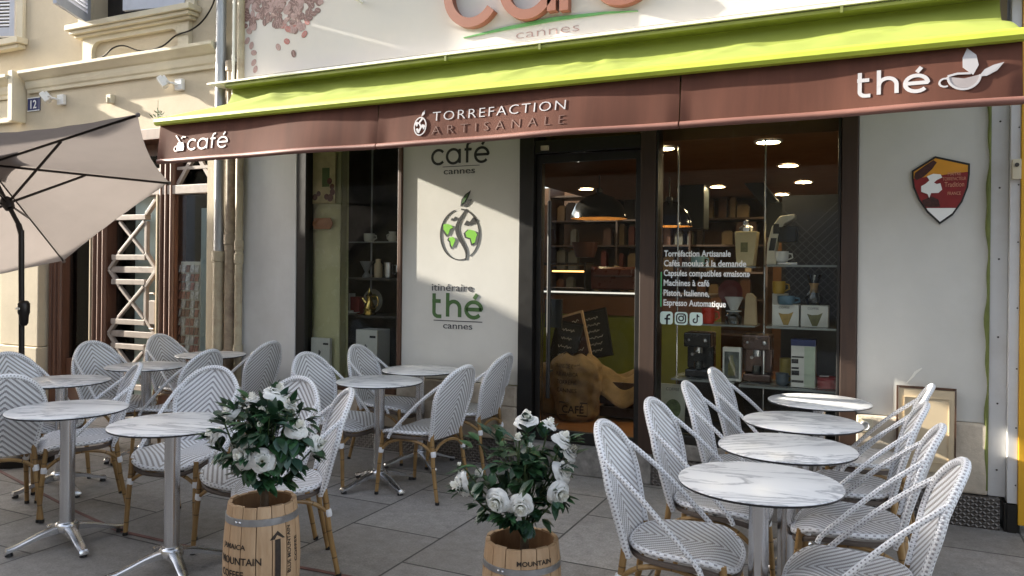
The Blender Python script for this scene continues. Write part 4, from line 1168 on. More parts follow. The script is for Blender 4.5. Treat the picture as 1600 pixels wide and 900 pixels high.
run = MB().lathe([(.001,-.05),(.036,-.048),(.044,-.01),(.044,.03),(.03,.05),(.001,.05)], seg=14, fn=lambda p: hub + ue1*p.x + ue2*p.y + uax*p.z)
upart(run, 'runner', M['umb_metal'], smooth=True)
for k in range(6):
    d = tips[k] - UP
    b = MB(); b.bar(UP - uax*.012, tips[k] - uax*.012 - d.normalized()*.02, 0.010, .017, up=uax)
    rb_ = upart(b, 'rib', M['umb_metal'])
    b = MB(); b.bar(hub, UP + d*.5 - uax*.02, .011, .017, up=uax); b.build('strut', M['umb_metal'], rb_)
    b = MB(); b.ball(tips[k] - uax*.008, .018, 8, 6); b.build('tip_pocket', M['taupe'], rb_, smooth=True)
pj = Vector((joint.x+.035, joint.y, 1.76))
b = MB(); b.tube([hub, joint], .017, 12).tube([joint + Vector((0,0,.0)), pj], [.021,.021], 12); upart(b, 'tilt_joint', M['umb_metal'], smooth=True)
b = MB(); b.tube([pj + Vector((0,0,.03)), (ub.x+.04, ub.y, .0)], .0205, 14); upart(b, 'pole', M['umb_metal'], smooth=True)
b = MB(); b.lathe([(.02,1.05),(.032,1.07),(.035,1.13),(.042,1.15),(.043,1.22),(.03,1.24),(.02,1.245)], seg=14, fn=lambda p: Vector((ub.x+.045+p.x, ub.y+p.y, p.z))); upart(b, 'crank_housing', M['umb_metal'], smooth=True)
b = MB(); b.box(ub.x+.02,ub.x+.066,ub.y-.050,ub.y-.044,1.178,1.192); upart(b, 'crank_sticker', M['trim_white'])
b = MB(); b.lathe([(.001,.0),(.24,.0),(.24,.05),(.22,.065),(.05,.07),(.04,.30),(.022,.31)], seg=28, fn=lambda p: Vector((ub.x+.04+p.x, ub.y+p.y, p.z+.002))); upart(b, 'base', M['umb_metal'], smooth=True)

# ------------------------------------------------------------------ barrels and rose bushes
CY, SY = math.cos(.43906), math.sin(.43906)
RIGHT = Vector((CY, SY, 0)); FWD = Vector((-SY, CY, 0))
def barrel(loc, H, rt, rb_, label, rot, hoops, art):
    t = thing('barrel_planter', label, 'planter', loc, rot, 'small oak barrel planters')
    def rad(z): return rt + (rb_-rt)*math.sin(PI*(.12+.76*z/H))**1.0*1.0
    n = 15; b = MB()
    for k in range(n):
        a0 = 2*PI*k/n + .012; a1 = 2*PI*(k+1)/n - .012; jz = .003*math.sin(k*2.3)
        vs = []; F = []; nz = 10
        for i in range(nz+1):
            z = H*i/nz + (jz if i == nz else 0); r = rad(H*i/nz)
            for (aa, rr) in ((a0, r-.001), (a0+.3*(a1-a0), r+.0008), (a0+.7*(a1-a0), r+.0008), (a1, r-.001), (a1, r-.015), (a0, r-.015)):
                vs.append((rr*math.cos(aa), rr*math.sin(aa), z))
        for i in range(nz):
            for j in range(6): F.append((i*6+j, i*6+(j+1) % 6, (i+1)*6+(j+1) % 6, (i+1)*6+j))
        F += [tuple(range(6)), tuple(nz*6+j for j in range(6))]
        b.add(vs, F)
    b.build('staves', M['barrel'], t)
    b = MB(); b.lathe([(rad(0)-.017,.01),(rad(H*.5)-.0165,H*.5),(rad(H)-.017,H*.985)], seg=30); b.build('lining', M['barrel_in'], t, smooth=True)
    b = MB(); b.lathe([(.001,H*.66),(rad(H*.64)-.018,H*.64)], seg=24); b.build('soil', M['soil'], t)
    for z, hh in hoops:
        b = MB(); b.lathe([(rad(z-hh/2)+.0015,z-hh/2),(rad(z)+.0035,z-hh/2+.001),(rad(z)+.0035,z+hh/2-.001),(rad(z+hh/2)+.0015,z+hh/2)], seg=48)
        hp = b.build('hoop', M['hoop'], t, smooth=True)
        b = MB()
        for da in (-.06,.06): b.ball(((rad(z)+.004)*math.cos(-2.2+da), (rad(z)+.004)*math.sin(-2.2+da), z), (.006,.006,.006), 8, 5)
        b.build('rivet', M['alu'], hp, smooth=True)
    def cyl(a, z, d, off=0.):
        r = rad(z) + .0018 + d; th = -PI/2 + (a+off)/rt
        return Vector((r*math.cos(th), r*math.sin(th), z))
    art(cyl, lambda b: b.build('stencil_lettering', M['stencil'], t))
    return t
def art1(cyl, put):
    put(MB().text('JAMAICA', .030, lambda a,q,d: cyl(-.155+a, .335+q, d), .0008, width=.105, bold=.01))
    put(MB().text('MOUNTAIN', .042, lambda a,q,d: cyl(-.16+a, .272+q, d), .0008, width=.165, bold=.015))
    put(MB().text('COFFEE', .042, lambda a,q,d: cyl(-.16+a, .215+q, d), .0008, width=.105, bold=.015))
    A = lambda a,q,d: cyl(.06+a, q, d)
    b = MB()
    for i in range(6): b.prism([(-.010,.19+i*.03),(.010,.19+i*.03),(.010,.22+i*.03),(-.010,.22+i*.03)], A, .0008)
    b.prism([(-.028,.37),(.028,.37),(.0,.405)], A, .0008); put(b)
    put(MB().text('BLUE MOUNTAIN', .022, lambda a,q,d: cyl(.112-q, .215+a, d), .0008, width=.2, bold=.01))
    put(MB().text('COFFEE', .020, lambda a,q,d: cyl(.146-q, .25+a, d), .0008, width=.11, bold=.01))
def art2(cyl, put):
    put(MB().text('MOUNTAIN', .026, lambda a,q,d: cyl(-.03+a, .345+q, d), .0008, width=.135, bold=.02))
    put(MB().text('COFFEE', .03, lambda a,q,d: cyl(-.02+a, .22+q, d), .0008, width=.12, bold=.01))
B1 = Vector((-2.42,-2.86,.003)); B2 = Vector((-1.315,-2.53,.003))
barrel(B1, .505, .131, .163, 'oak barrel with stencilled arrow and MOUNTAIN lettering holding the left rose bush', R(40), [(.445,.030),(.06,.03)], art1)
barrel(B2, .405, .142, .165, 'oak barrel with low riveted hoop holding the right rose bush', R(29), [(.318,.026),(.06,.026)], art2)

def rose_mb(b, c, d, r, rr, bud=False):
    d = d.normalized(); e1 = d.cross(Vector((.3,.2,.9))).normalized(); e2 = d.cross(e1)
    layers = [(.20,1.0,.10,3),(.36,.92,.08,4),(.56,.78,.04,5),(.78,.56,-.02,6),(1.0,.30,-.08,6),(1.04,.08,-.14,5)] if not bud else [(.22,1.2,0,3),(.42,1.0,0,4),(.58,.8,-.05,4)]
    for li, (rad, rise, zoff, n) in enumerate(layers):
        a_off = rr.random()*6.28
        for k in range(n):
            a = a_off + k*2*PI/n + rr.uniform(-.15,.15); wd = 2*PI/n*rr.uniform(1.15,1.5); sc = r*rr.uniform(.88,1.1)
            tw = rr.uniform(-.3,.3); curl = rr.uniform(.12,.42)*(1 if li > 1 else .15); p1 = rr.uniform(5,9)
            def f(u, v, rad=rad, rise=rise, zoff=zoff, a=a, wd=wd, sc=sc, tw=tw, curl=curl, p1=p1):
                w_ = 2*abs(u-.5)
                aa = a + (u-.5)*wd*(.55 + .45*math.sin(PI*(.15+.5*v)))
                ro = sc*rad*(.30 + .70*v**.7)*(1 - .16*w_**2.2*v) + sc*.16*curl*v**5
                h = sc*(zoff + rise*.85*v*(1-.22*w_**2.2*v) - curl*v**5 + .05*math.sin(u*p1+a)*v**2 + tw*(u-.5)*v*.35)
                return c + (e1*math.cos(aa) + e2*math.sin(aa))*ro + d*h
            b.grid(f, 6, 6, uvfn=lambda u,v,rad=rad: (u, min(1, rad*.7+.3*v)))
def leaf_mb(b, p, d, up, L, w, mi, rr):
    d = d.normalized(); s = d.cross(up)
    if s.length < .05: s = d.cross(Vector((1,0,0)))
    s.normalize(); n = s.cross(d)
    fold = rr.uniform(.1,.35); droop = rr.uniform(.05,.35)
    vs = []
    prof = [(0,.04),(.18,.62),(.42,1.),(.7,.74),(.9,.3),(1.,.0)]
    for t, q in prof:
        cpt = p + d*L*t - n*droop*L*t*t
        ww = w*q/2
        vs += [cpt - s*ww + n*fold*ww, cpt, cpt + s*ww + n*fold*ww]
    F = []
    for i in range(len(prof)-1):
        o = 3*i; F += [(o,o+1,o+4,o+3),(o+1,o+2,o+5,o+4)]
    b.add(vs, F, mi=mi)
def rose_bush(base, topz, label, group, flowers, centre, spread, seed, pxm):
    """flowers: (dx across, z, depth toward the viewer, size, bud) about the stem"""
    rr = random.Random(seed)
    t = thing('rose_bush', label, 'rose bush', (base.x, base.y, topz), 0, group)
    t0 = Vector((base.x, base.y, topz))
    def bp(mb, name, m, **k):
        o = mb.build(name, m, t, **k); o.location = -t0; return o
    C0 = Vector((base.x, base.y, centre))
    root = Vector((base.x, base.y, topz-.17))
    st = MB(); mids = []
    trunk_top = Vector((base.x+.01, base.y, topz+.07))
    st.tube([root, root.lerp(trunk_top,.5)+Vector((.006,.0,0)), trunk_top], [.024,.021,.016], 8)
    gs = MB(); fol = MB()
    for fx, fz, fd, size, bud in flowers:
        P_ = t0*0 + Vector((base.x, base.y, 0)) + RIGHT*fx - FWD*fd; P_.z = fz
        out = (P_ - C0); out.z += .05; out = out.normalized()
        q = P_ - out*size*.35
        a = trunk_top.copy(); m1 = a.lerp(q, .5) + Vector((0,0,-.03)) + Vector((rr.uniform(-.02,.02), rr.uniform(-.02,.02), 0))
        gs.tube(smooth_path([a - Vector((0,0,.03)), m1, q], 5), .0038, 5)
        b = MB(); rose_mb(b, q, out + Vector((rr.uniform(-.3,.3), -.2+rr.uniform(-.2,.2), rr.uniform(-.05,.45))), size*rr.uniform(.42,.5), rr, bud)
        o = bp(b, 'rose_blossom', M['petal'], smooth=True)
        for i in range(5):
            aa = i*2*PI/5; dd = (out + (RIGHT*math.cos(aa) + Vector((0,0,1))*math.sin(aa))*.9)
            leaf_mb(gs, q - out*.012, dd, out, size*.42, size*.14, 1, rr)
        # leaf sprays along each stem
        for i in range(9):
            u = rr.uniform(.25,.98); p = a.lerp(m1, u*2) if u < .5 else m1.lerp(q, u*2-1)
            dd = Vector((rr.gauss(0,1), rr.gauss(0,1), rr.gauss(.15,.6))) + out*.8
            for k in range(3):
                d2 = (dd.normalized() + Vector((rr.uniform(-.7,.7), rr.uniform(-.7,.7), rr.uniform(-.5,.3)))*(.7 if k else .1))
                leaf_mb(fol, p + dd.normalized()*.02, d2, Vector((0,0,1)), rr.uniform(.048,.078), rr.uniform(.028,.044), rr.choice((0,0,0,1,1,2)), rr)
    for i in range(spread[3]):
        v = Vector((rr.gauss(0,1), rr.gauss(0,1), rr.gauss(0,1))).normalized()*rr.random()**.45
        p = Vector((C0.x, C0.y, C0.z)) + RIGHT*v.x*spread[0] + FWD*v.y*spread[1] + Vector((0,0,v.z*spread[2]))
        a = trunk_top
        if i % 3 == 0: gs.tube([a.lerp(p,.35), a.lerp(p,.7)+Vector((0,0,-.012)), p], .0022, 4)
        dd = v + Vector((rr.uniform(-.6,.6), rr.uniform(-.6,.6), rr.uniform(-.5,.4)))
        for k in range(3):
            d2 = (dd.normalized() + Vector((rr.uniform(-.8,.8), rr.uniform(-.8,.8), rr.uniform(-.6,.3)))*(.75 if k else .1))
            leaf_mb(fol, p, d2, Vector((0,0,1)), rr.uniform(.055,.09), rr.uniform(.034,.052), rr.choice((0,0,0,1,1,2)), rr)
    bp(st, 'stem', M['stem'], smooth=True); bp(gs, 'twigs', [M['stem_green'], M['leafB']], smooth=True)
    bp(fol, 'foliage', [M['leafA'], M['leafB'], M['leafC']], smooth=True, recalc=False)
def px_flower(fl, px0, Z):
    """offsets from the stem in metres"""
    out = []
    for x, y, fd, s, bud in fl:
        z_ = Z - fd; out.append(((x-px0)*Z/1200*(z_/Z), 1.53 - (y-420.2)/1200*z_, fd, s, bud))
    return out
F1 = px_flower([(426,608,.0,.105,0),(376,624,-.06,.10,0),(340,645,.0,.10,0),(383,641,-.12,.07,1),(319,690,.06,.095,0),(387,729,.19,.115,0),(426,738,.20,.105,0),(479,673,.10,.115,0),(503,702,.02,.09,0),(406,645,.05,.06,1),(465,735,.05,.05,1),(343,662,.08,.045,1),(415,670,.14,.05,1),(392,706,.16,.05,1),(440,632,-.1,.08,0)], 403, 3.31)
F2 = px_flower([(818,642,.0,.105,0),(857,652,-.04,.08,0),(805,678,.06,.065,1),(881,677,.03,.085,0),(896,699,.02,.105,0),(887,734,.08,.10,0),(880,775,.14,.105,0),(807,800,.20,.105,0),(763,791,.19,.115,0),(699,757,.08,.125,0),(738,740,.06,.075,1),(711,724,.02,.035,1),(824,692,.05,.045,1),(815,715,.12,.03,1)], 812, 3.22)
rose_bush(B1, .505, 'fuller white rose bush in the left barrel, in front of the middle chairs', 'white rose bushes in barrels', F1, .80, (.215,.19,.155,150), 5, 1)
rose_bush(B2, .405, 'open branching white rose bush in the right barrel', 'white rose bushes in barrels', F2, .72, (.25,.2,.165,72), 12, 1)
# weed sprig on the awning corner
wd = MB(); rr = random.Random(2)
for i in range(26):
    p = Vector((-5.39+rr.uniform(-.04,.03), -.93+rr.uniform(-.03,.03), 2.755+rr.uniform(-.01,.05)))
    leaf_mb(wd, p, Vector((rr.gauss(0,.6), rr.gauss(0,.6), 1)), Vector((0,1,0)), rr.uniform(.02,.045), .014, 0, rr)
wd.tube([(-5.39,-.93,2.74),(-5.385,-.94,2.83),(-5.39,-.935,2.90)], .002, 4)
tag(wd.build('weed_sprig', mat('dusty weed', (.07,.10,.03), .7)), 'little green weed growing at the left corner of the lime awning', 'weed')

# ------------------------------------------------------------------ inside the shop
warm = emit('warm downlight glow', (1., .78, .45), 26.)
for i, (x, y, lab) in enumerate(((-.71,.50,'downlight nearest the window, right of the others'),(-.70,1.89,'second downlight back in the right hand line'),(-.68,3.31,'third downlight back in the right hand line'),(-1.61,3.46,'downlight alone in the middle of the ceiling'),(-1.03,4.61,'rearmost small downlight'),(-1.50,.52,'downlight half hidden behind the door post'),(-3.1,3.2,'dim downlight seen through the glass of the door'))):
    t = thing('ceiling_downlight', 'glowing round ' + lab, 'downlight', (x,y,2.497), 0, 'round downlights in the shop ceiling')
    b = MB(); b.lathe([(.085,-.012),(.10,-.010),(.104,.0),(.085,.002)], seg=24); b.build('trim_ring', M['white_metal'], t, smooth=True)
    b = MB(); b.lathe([(.001,-.006),(.084,-.005)], seg=24); b.build('diffuser', warm, t)
def pendant(x, y, z, r, lab):
    t = thing('pendant_lamp', lab, 'lamp', (x,y,z), 0, 'black dome pendant lamps in the shop')
    b = MB(); b.lathe([(r,0),(r*.97,.05),(r*.8,.15),(r*.5,.22),(r*.2,.25),(.03,.27),(.03,.31),(.001,.31)], seg=28); b.build('lamp_shade', mat('gloss black enamel', (.01,.009,.008), .15), t, smooth=True)
    b = MB(); b.lathe([(r*.985,.001),(r*.94,.05),(r*.77,.145),(r*.45,.205),(.001,.21)], seg=28); b.build('inner_shade', mat('brass inside', (.5,.3,.12), .4, .3), t, smooth=True)
    b = MB(); b.tube([(0,0,.31),(0,0,2.498-z)], .006, 6); b.build('cord', M['black_frame'], t)
    b = MB(); b.ball((0,0,.07), (.035,.035,.045), 10, 8); b.build('bulb', emit('warm bulb', (1,.62,.25), 12.), t, smooth=True)
pendant(-2.53, 2.0, 2.05, .29, 'large black dome pendant lamp seen through the glass door')
pendant(-1.93, 2.5, 1.99, .24, 'smaller black dome pendant lamp behind the door post')
# counter
t = thing('shop_counter', 'long counter with white edged top above an olive green front', 'counter', (-2.6,2.2,.2))
MB().box(-1.9,1.2,-.2,.4,1.07,1.10).build('worktop', mat('dark worktop', (.05,.035,.025), .3), t, bevel=.004)
MB().box(-1.9,.55,-.215,-.201,1.089,1.105).build('lit_edge', emit('white strip light', (1.,.97,.9), .2), t)
MB().box(-1.9,1.2,-.18,.38,.87,1.069).build('upper_front', mat('brown counter wood', (.16,.07,.03), .5), t)
MB().box(-1.9,1.2,-.16,.38,.0,.869).build('front', mat('olive counter front', (.19,.22,.035), .5), t)
# burlap goods and boards
def board(x, y, z, w, h, ang, tilt, m, lab, lines):
    t = thing('chalkboard', lab, 'chalkboard', (x,y,z), ang, 'chalkboards leaning by the sacks')
    t.rotation_euler = (R(tilt[0]), R(tilt[1]), ang)
    MB().box(-w/2,w/2,-.012,.0,0,h).build('slate', m, t)
    f_ = MB().box(-w/2-.02,-w/2,-.02,.008,-.02,h+.02).box(w/2,w/2+.02,-.02,.008,-.02,h+.02).box(-w/2,w/2,-.02,.008,h,h+.02).box(-w/2,w/2,-.02,.008,-.02,0)
    f_.build('frame', M['black_frame'] if m is M['slate'] else M['barrel'], t)
    b = MB()
    r_ = random.Random(len(lab))
    for k in range(lines):
        zz = h*(.86 - .74*k/max(1,lines-1)); ww = w*r_.uniform(.35,.7)
        b.ribbon([(-ww/2 + ww*i/14, zz + .010*math.sin(i*2.1+k)+.006*math.sin(i*5.)) for i in range(15)], .005, lambda a,q,d: Vector((a,-.0125-d,q)), .0006)
    b.build('chalk_writing', mat('chalk', (.55,.5,.42), .9), t)
M['slate'] = mat('black slate', (.012,.011,.010), .5, var=.4)
M['slate_brown'] = mat('dark brown board', (.05,.022,.015), .5, var=.4)
board(-2.58,1.10,.62,.22,.42,R(4),(-14,8),M['slate'],'black chalkboard leaning leftmost behind the sacks',5)
board(-2.44,1.22,.66,.24,.46,R(2),(-12,-17),M['slate_brown'],'dark brown chalkboard leaning between two black ones',6)
board(-2.33,1.42,.72,.27,.42,R(0),(-12,-14),M['slate'],'black chalkboard leaning rightmost against the green counter',6)
t = thing('coffee_sack', 'full printed burlap coffee sack standing inside the door', 'sack', (-2.37,.95,.205))
def sack(u, v):
    a = 2*PI*u; z = .58*v
    r = .19*(1 - .10*math.cos(v*PI*1.3) ) * (1.0 if v < .8 else 1 - .5*((v-.8)/.2)**2)
    if v < .08: r *= .75 + .25*v/.08
    w_ = 1 + .05*math.sin(3*a+v*5) + .035*math.sin(7*a - v*9) + .02*math.sin(13*a+v*17)*v + .018*math.sin(5*a+v*31)
    return Vector((r*1.12*w_*math.cos(a), r*.85*w_*math.sin(a), z + .012*math.sin(5*a)*v))
MB().grid(sack, 72, 40).build('body', M['burlap'], t, smooth=True)
b = MB(); sf2 = lambda a,q,d: Vector((.21*math.sin(a/.21), -.175*math.cos(a/.21)-.006-d, q))
for k, (tx, z, wd_) in enumerate((('GRAINS DE CAFÉ',.47,.26),('PUR ARABICA',.40,.22),('TORRÉFIÉ',.33,.2),('CANNES',.26,.2))): b.text(tx, .05, lambda a,q,d,z=z: sf2(a-.03, z+q, d), .001, align='CENTER', width=wd_)
b.ribbon([(-.10,.06),(.17,.06),(.17,.17),(-.10,.17)], .012, sf2, .001, closed=True); b.text('CAFÉ', .09, lambda a,q,d: sf2(.035+a, .085+q, d), .001, align='CENTER', width=.2, bold=.02)
b.build('print', M['stencil'], t)
t = thing('coffee_sack', 'smaller burlap sack squeezed behind the standing printed sack on its left', 'sack', (-2.66,1.15,.205))
MB().grid(lambda u,v: sack(u,v)*.8, 30, 16).build('body', M['burlap'], t, smooth=True)
t = thing('wooden_crate', 'low wooden crate supporting draped burlap inside the door', 'crate', (-2.0,1.3,.205))
b = MB()
for z in (.02,.13,.24): b.box(-.2,.2,-.2,-.18,z,z+.09).box(-.2,.2,.18,.2,z,z+.09).box(-.2,-.18,-.179,.179,z,z+.09).box(.18,.2,-.179,.179,z,z+.09)
b.build('slats', M['post_wood'], t)
dm = MB()
def drape(u, v):
    x = -.27 + .54*u; y = -.27 + .5*v
    z = .36 + .06*math.sin(u*7+v*3) + .045*math.sin(v*9-u*4) + .10*math.exp(-((u-.25)**2+(v-.6)**2)/.05)
    e = max(0, -y-.2)*2.2 + max(0, x-.2)*2.0
    return Vector((x - .02*math.sin(v*11), y, z - e))
dm.grid(drape, 26, 26)
o = dm.build('burlap_cloth', M['burlap'], None, smooth=True, loc=(-2.03,1.28,.205)); s_ = o.modifiers.new('thick','SOLIDIFY'); s_.thickness = .006
tag(o, 'folded burlap cloth draped over the crate inside the door', 'cloth')
# tall shelving at the back with small goods
t = thing('back_shelf', 'dark wall shelving crowded with coffee packets at the back of the shop', 'shelf', (-2.6,5.0,.2))
b = MB()
for z in (.5,.95,1.3,1.65,2.0,2.35): b.box(-1.6,1.4,-.3,.25,z,z+.025)
for x in (-1.6,-.6,.4,1.375): b.box(x,x+.025,-.31,.25,0,2.5)
b.build('rack', mat('dark shelf wood', (.05,.025,.012), .6), t)
rr = random.Random(9)
pk = [mat('packet %d' % i, c, .5, var=.2) for i, c in enumerate(((.10,.04,.018),(.17,.11,.05),(.03,.015,.01),(.14,.025,.015),(.13,.125,.10)))]
for z in (.976,1.326,1.676,2.026):
    x = -1.5
    while x < 1.2:
        w_ = rr.uniform(.07,.15); h_ = rr.uniform(.14,.27)
        if rr.random() < .75:
            o = MB().box(x,x+w_,-.22,-.10,z,z+h_).prism([(x,z+h_),(x+w_,z+h_),(x+w_*.8,z+h_+.03),(x+w_*.2,z+h_+.03)], lambda a,q,d: Vector((a,-.19+d,q)), .05).build('packet', rr.choice(pk), t)
        x += w_ + rr.uniform(.02,.08)
t = thing('extractor_duct', 'dark bent extractor duct hanging below the ceiling over the counter', 'duct', (-2.0,3.4,2.0))
MB().box(.0,.28,-.15,.15,.0,.75).build('upright', mat('dark duct metal', (.03,.035,.035), .4, .5), t, bevel=.01)
MB().bar((.62,0,.75),(1.0,0,.25),.28,.16).box(.95,1.25,-.16,.16,-.1,.28).build('bend', mat('dark duct metal 2', (.03,.035,.035), .4, .5), t, bevel=.01)
t = thing('oven_display', 'dimly lit pastry case with warm glow behind the counter', 'display case', (-3.0,2.35,1.303))
MB().box(-.26,.26,-.14,.14,.0,.03).box(-.26,.26,-.14,.14,.27,.30).box(-.26,-.24,-.14,.14,.031,.269).box(.24,.26,-.14,.14,.031,.269).build('case', M['dark'], t)
MB().box(-.2,.2,.05,.1,.2,.215).build('glow', emit('amber strip', (1,.45,.12), 1.2), t)
t = thing('price_card', 'pale price card standing on the counter behind the door', 'card', (-2.45,2.3,1.303))
MB().obox((0,0,.14), (.035,0,-.01), (0,.002,0), (.03,0,.13)).build('card', M['hatch'], t)
MB().box(-.03,.05,-.02,.04,.0,.016).build('foot', M['dark'], t)
t = thing('coffee_roaster', 'bulky dark coffee machine on the counter behind the door', 'coffee machine', (-2.8,2.35,1.303))
b = MB(); b.lathe([(.001,.36),(.10,.36),(.14,.5),(.15,.52),(.001,.52)], seg=18); b.build('hopper', mat('brown hopper', (.05,.02,.012), .4), t, smooth=True)
MB().box(.12,.62,-.16,.16,.02,.26).box(.15,.59,-.20,-.161,.16,.25).build('body', mat('dark red machine', (.07,.018,.012), .3), t, bevel=.02)

# display shelves in the right window
t = thing('display_shelf', 'glass shelves on thin rods filling the right shop window', 'shelf', (-.8,.45,.36))
def shpart(mb, name, m, **k):
    o = mb.build(name, m, t, **k); o.location = (.8,-.45,-.36); return o
M['shelf_glass'] = mat('pale shelf glass', (.25,.27,.26), .15, var=.1)
for z in (1.565,1.130): shpart(MB().box(-.68,-.2,.22,.56,z,z+.014), 'shelf_board', M['shelf_glass'])
shpart(MB().box(-.86,-.2,.22,.62,.702,.718), 'shelf_board', M['shelf_glass'])
for z in (1.555,1.128): shpart(MB().box(-1.34,-.76,.26,.56,z,z+.012), 'shelf_board', M['shelf_glass'])
shpart(MB().box(-1.36,-.90,.26,.62,.712,.726), 'shelf_board', M['shelf_glass'])
b = MB()
for x, y in ((-.715,.40),(-.205,.40),(-1.355,.42)): b.tube([(x,y,.36),(x,y,2.498)], .007, 8)
shpart(b, 'rod', M['alu'])
shpart(MB().box(-.62,-.2,.62,.64,.36,2.1), 'back_panel', mat('dark back panel', (.02,.02,.022), .5))
lt = MB()
for i in range(-8,14):
    for sg_ in (-1,1):
        x0 = -.60 + i*.06
        pts_ = clip([(x0,1.2),(x0+.008,1.2),(x0+.008+sg_*.9,2.1),(x0+sg_*.9,2.1)], lambda p: p[0]+.61)
        pts_ = clip(pts_, lambda p: -.21-p[0]) if pts_ else pts_
        if len(pts_) > 2: lt.prism(pts_, lambda a,q,d,s=sg_: Vector((a, .612 - d - (.003 if s > 0 else 0), q)), .002)
shpart(lt, 'lattice', mat('grey lattice', (.10,.10,.10), .4, .6))
G = 'goods on the glass shelves of the right window'
def mug(x, y, z, r, h, m, lab, cat='mug', group=None, hs=1):
    t = thing('mug', lab, cat, (x,y,z), 0, group)
    b = MB(); b.lathe([(r*.8,0),(r*.95,h*.15),(r,h*.5),(r,h),(r*.92,h),(r*.9,h*.2),(.001,h*.12)], seg=18); b.build('body', m, t, smooth=True)
    b = MB(); b.tube([(hs*r*.95,0,h*.8),(hs*r*1.5,0,h*.75),(hs*r*1.6,0,h*.4),(hs*r*.95,0,h*.22)], r*.13, 6); b.build('handle', m, t, smooth=True)
    return t
mug(-.61,.36,1.372,.045,.09,mat('mustard glaze', (.42,.25,.03), .35),'mustard yellow mug on top of the white box',group=G)
mug(-.555,.30,1.298,.058,.062,mat('blue glaze', (.09,.17,.23), .35),'wide blue cup standing on a white filter box',group=G)
mug(-.58,.34,.72,.045,.085,mat('slate glaze', (.08,.10,.12), .4),'slate grey mug on the lowest shelf of the right window',group=G)
mug(-.56,.46,.72,.05,.18,mat('ochre glaze', (.3,.23,.06), .4),'ochre jug behind the slate grey mug',cat='jug',group=G)
mug(-1.10,.32,1.141,.05,.115,mat('bright red glaze', (.55,.035,.015), .3),'bright red mug beside the lettered window pane',group=G)
mug(-.585,.30,1.60,.045,.075,mat('white glaze', (.7,.7,.68), .3),'white cup under the silver coffee machine in the window',group=G)
mug(-1.19,.36,1.568,.05,.075,mat('aqua glaze', (.2,.33,.35), .4),'pale aqua bowl like cup beside the white grinder',group=G)
def carton(x0, x1, y, dpt, z, h, m, lab, art, name='carton', cat='box', group=G):
    t = thing(name, lab, cat, ((x0+x1)/2, y, z), 0, group); w = (x1-x0)/2
    MB().box(-w,w,0,dpt,0,h).build('box', m, t, bevel=.003)
    art(t, w, h); return t
M['carton'] = mat('white carton', (.66,.65,.6), .55, var=.05)
M['ochre_print'] = mat('ochre print', (.38,.25,.07), .6, var=.3, scale=30)
M['olive_print'] = mat('olive print', (.16,.15,.06), .6, var=.3, scale=30)
FB = lambda a,q,d: Vector((a, -.0005-d, q))
def cone_art(m):
    def a_(t, w, h):
        b = MB(); b.prism([(-w*.55,h*.62),(-w*.2,h*.56),(w*.25,h*.58),(w*.6,h*.68),(w*.2,h*.05),(-w*.15,h*.05)], FB, .001); b.build('picture', m, t)
        b = MB(); b.text('COFFEE', h*.14, lambda a,q,d: FB(a-w*.1, h*.82+q, d), .001, align='CENTER', width=w*.8); b.build('print', M['grey_print'], t)
    return a_
carton(-.645,-.468,.30,.14,1.145,.152,M['carton'],'white filter box with a yellow cone picture, left of its twin',cone_art(M['ochre_print']))
carton(-.455,-.275,.30,.14,1.145,.150,M['carton'],'white filter box with an olive cone picture, right of its twin',cone_art(M['olive_print']))
carton(-.665,-.56,.38+.07,.10,1.145,.225,M['carton'],'tall white box behind the mustard mug and filter boxes',lambda t,w,h: None)
def tall_art(t, w, h):
    MB().box(-w-.001,w+.001,-.002,.121,h*.87,h+.001).build('lid', mat('navy lid', (.02,.035,.13), .4), t)
    b = MB()
    for z0, hh, ww in ((.62,.03,.5),(.50,.09,.28),(.38,.04,.3),(.25,.10,.32),(.10,.05,.5)): b.prism([(-w*.95,h*z0),(-w*.95+w*2*ww,h*z0),(-w*.95+w*2*ww,h*(z0+hh)),(-w*.95,h*(z0+hh))], FB, .001)
    b.build('print', M['black_print'], t)
    MB().prism([(w*.1,.004),(w*.98,.004),(w*.98,h*.86),(w*.1,h*.86)], FB, .0008).build('panel', mat('pale green label', (.48,.55,.42), .5), t)
carton(-.515,-.355,.28,.12,.72,.335,M['carton'],'tall white box with navy lid and black print on the lowest shelf',tall_art)
t = thing('glass_coffee_maker', 'hourglass glass coffee maker with wooden collar on the filter box', 'coffee maker', (-.375,.38,1.297))
b = MB(); b.lathe([(.045,0),(.06,.02),(.062,.05),(.022,.115),(.02,.13),(.055,.215),(.053,.215),(.018,.13)], seg=20); b.build('glass_body', M['clear'], t, smooth=True)
b = MB(); b.lathe([(.034,.088),(.027,.105),(.024,.12),(.027,.138),(.036,.155)], seg=16); b.build('collar', mat('collar wood', (.36,.22,.08), .5), t, smooth=True)
t = thing('espresso_machine', 'white and black arched capsule coffee machine on the top glass shelf', 'coffee machine', (-.60,.34,1.58))
b = MB(); b.prism([(-.09,0),(-.02,0),(-.03,.10),(-.01,.20),(.03,.29),(.10,.33),(.10,.36),(-.0,.345),(-.055,.27),(-.085,.15)], lambda a,q,d: Vector((a, d-.05, q)), .16); b.build('body', mat('ivory machine', (.6,.56,.46), .35), t, bevel=.006)
b = MB(); b.box(-.045,-.005,-.0515,-.0505,.22,.29).prism([(-.075,.10),(-.035,.10),(-.02,.19),(-.06,.19)], lambda a,q,d: Vector((a, -.0505-d, q)), .001); b.build('dark_panel', M['black_frame'], t)
MB().box(-.015,.11,-.05,.10,.16,.275).build('head', M['black_frame'], t, bevel=.008)
MB().box(-.015,.12,-.06,.10,.0,.018).build('drip_tray', M['alu'], t, bevel=.003)
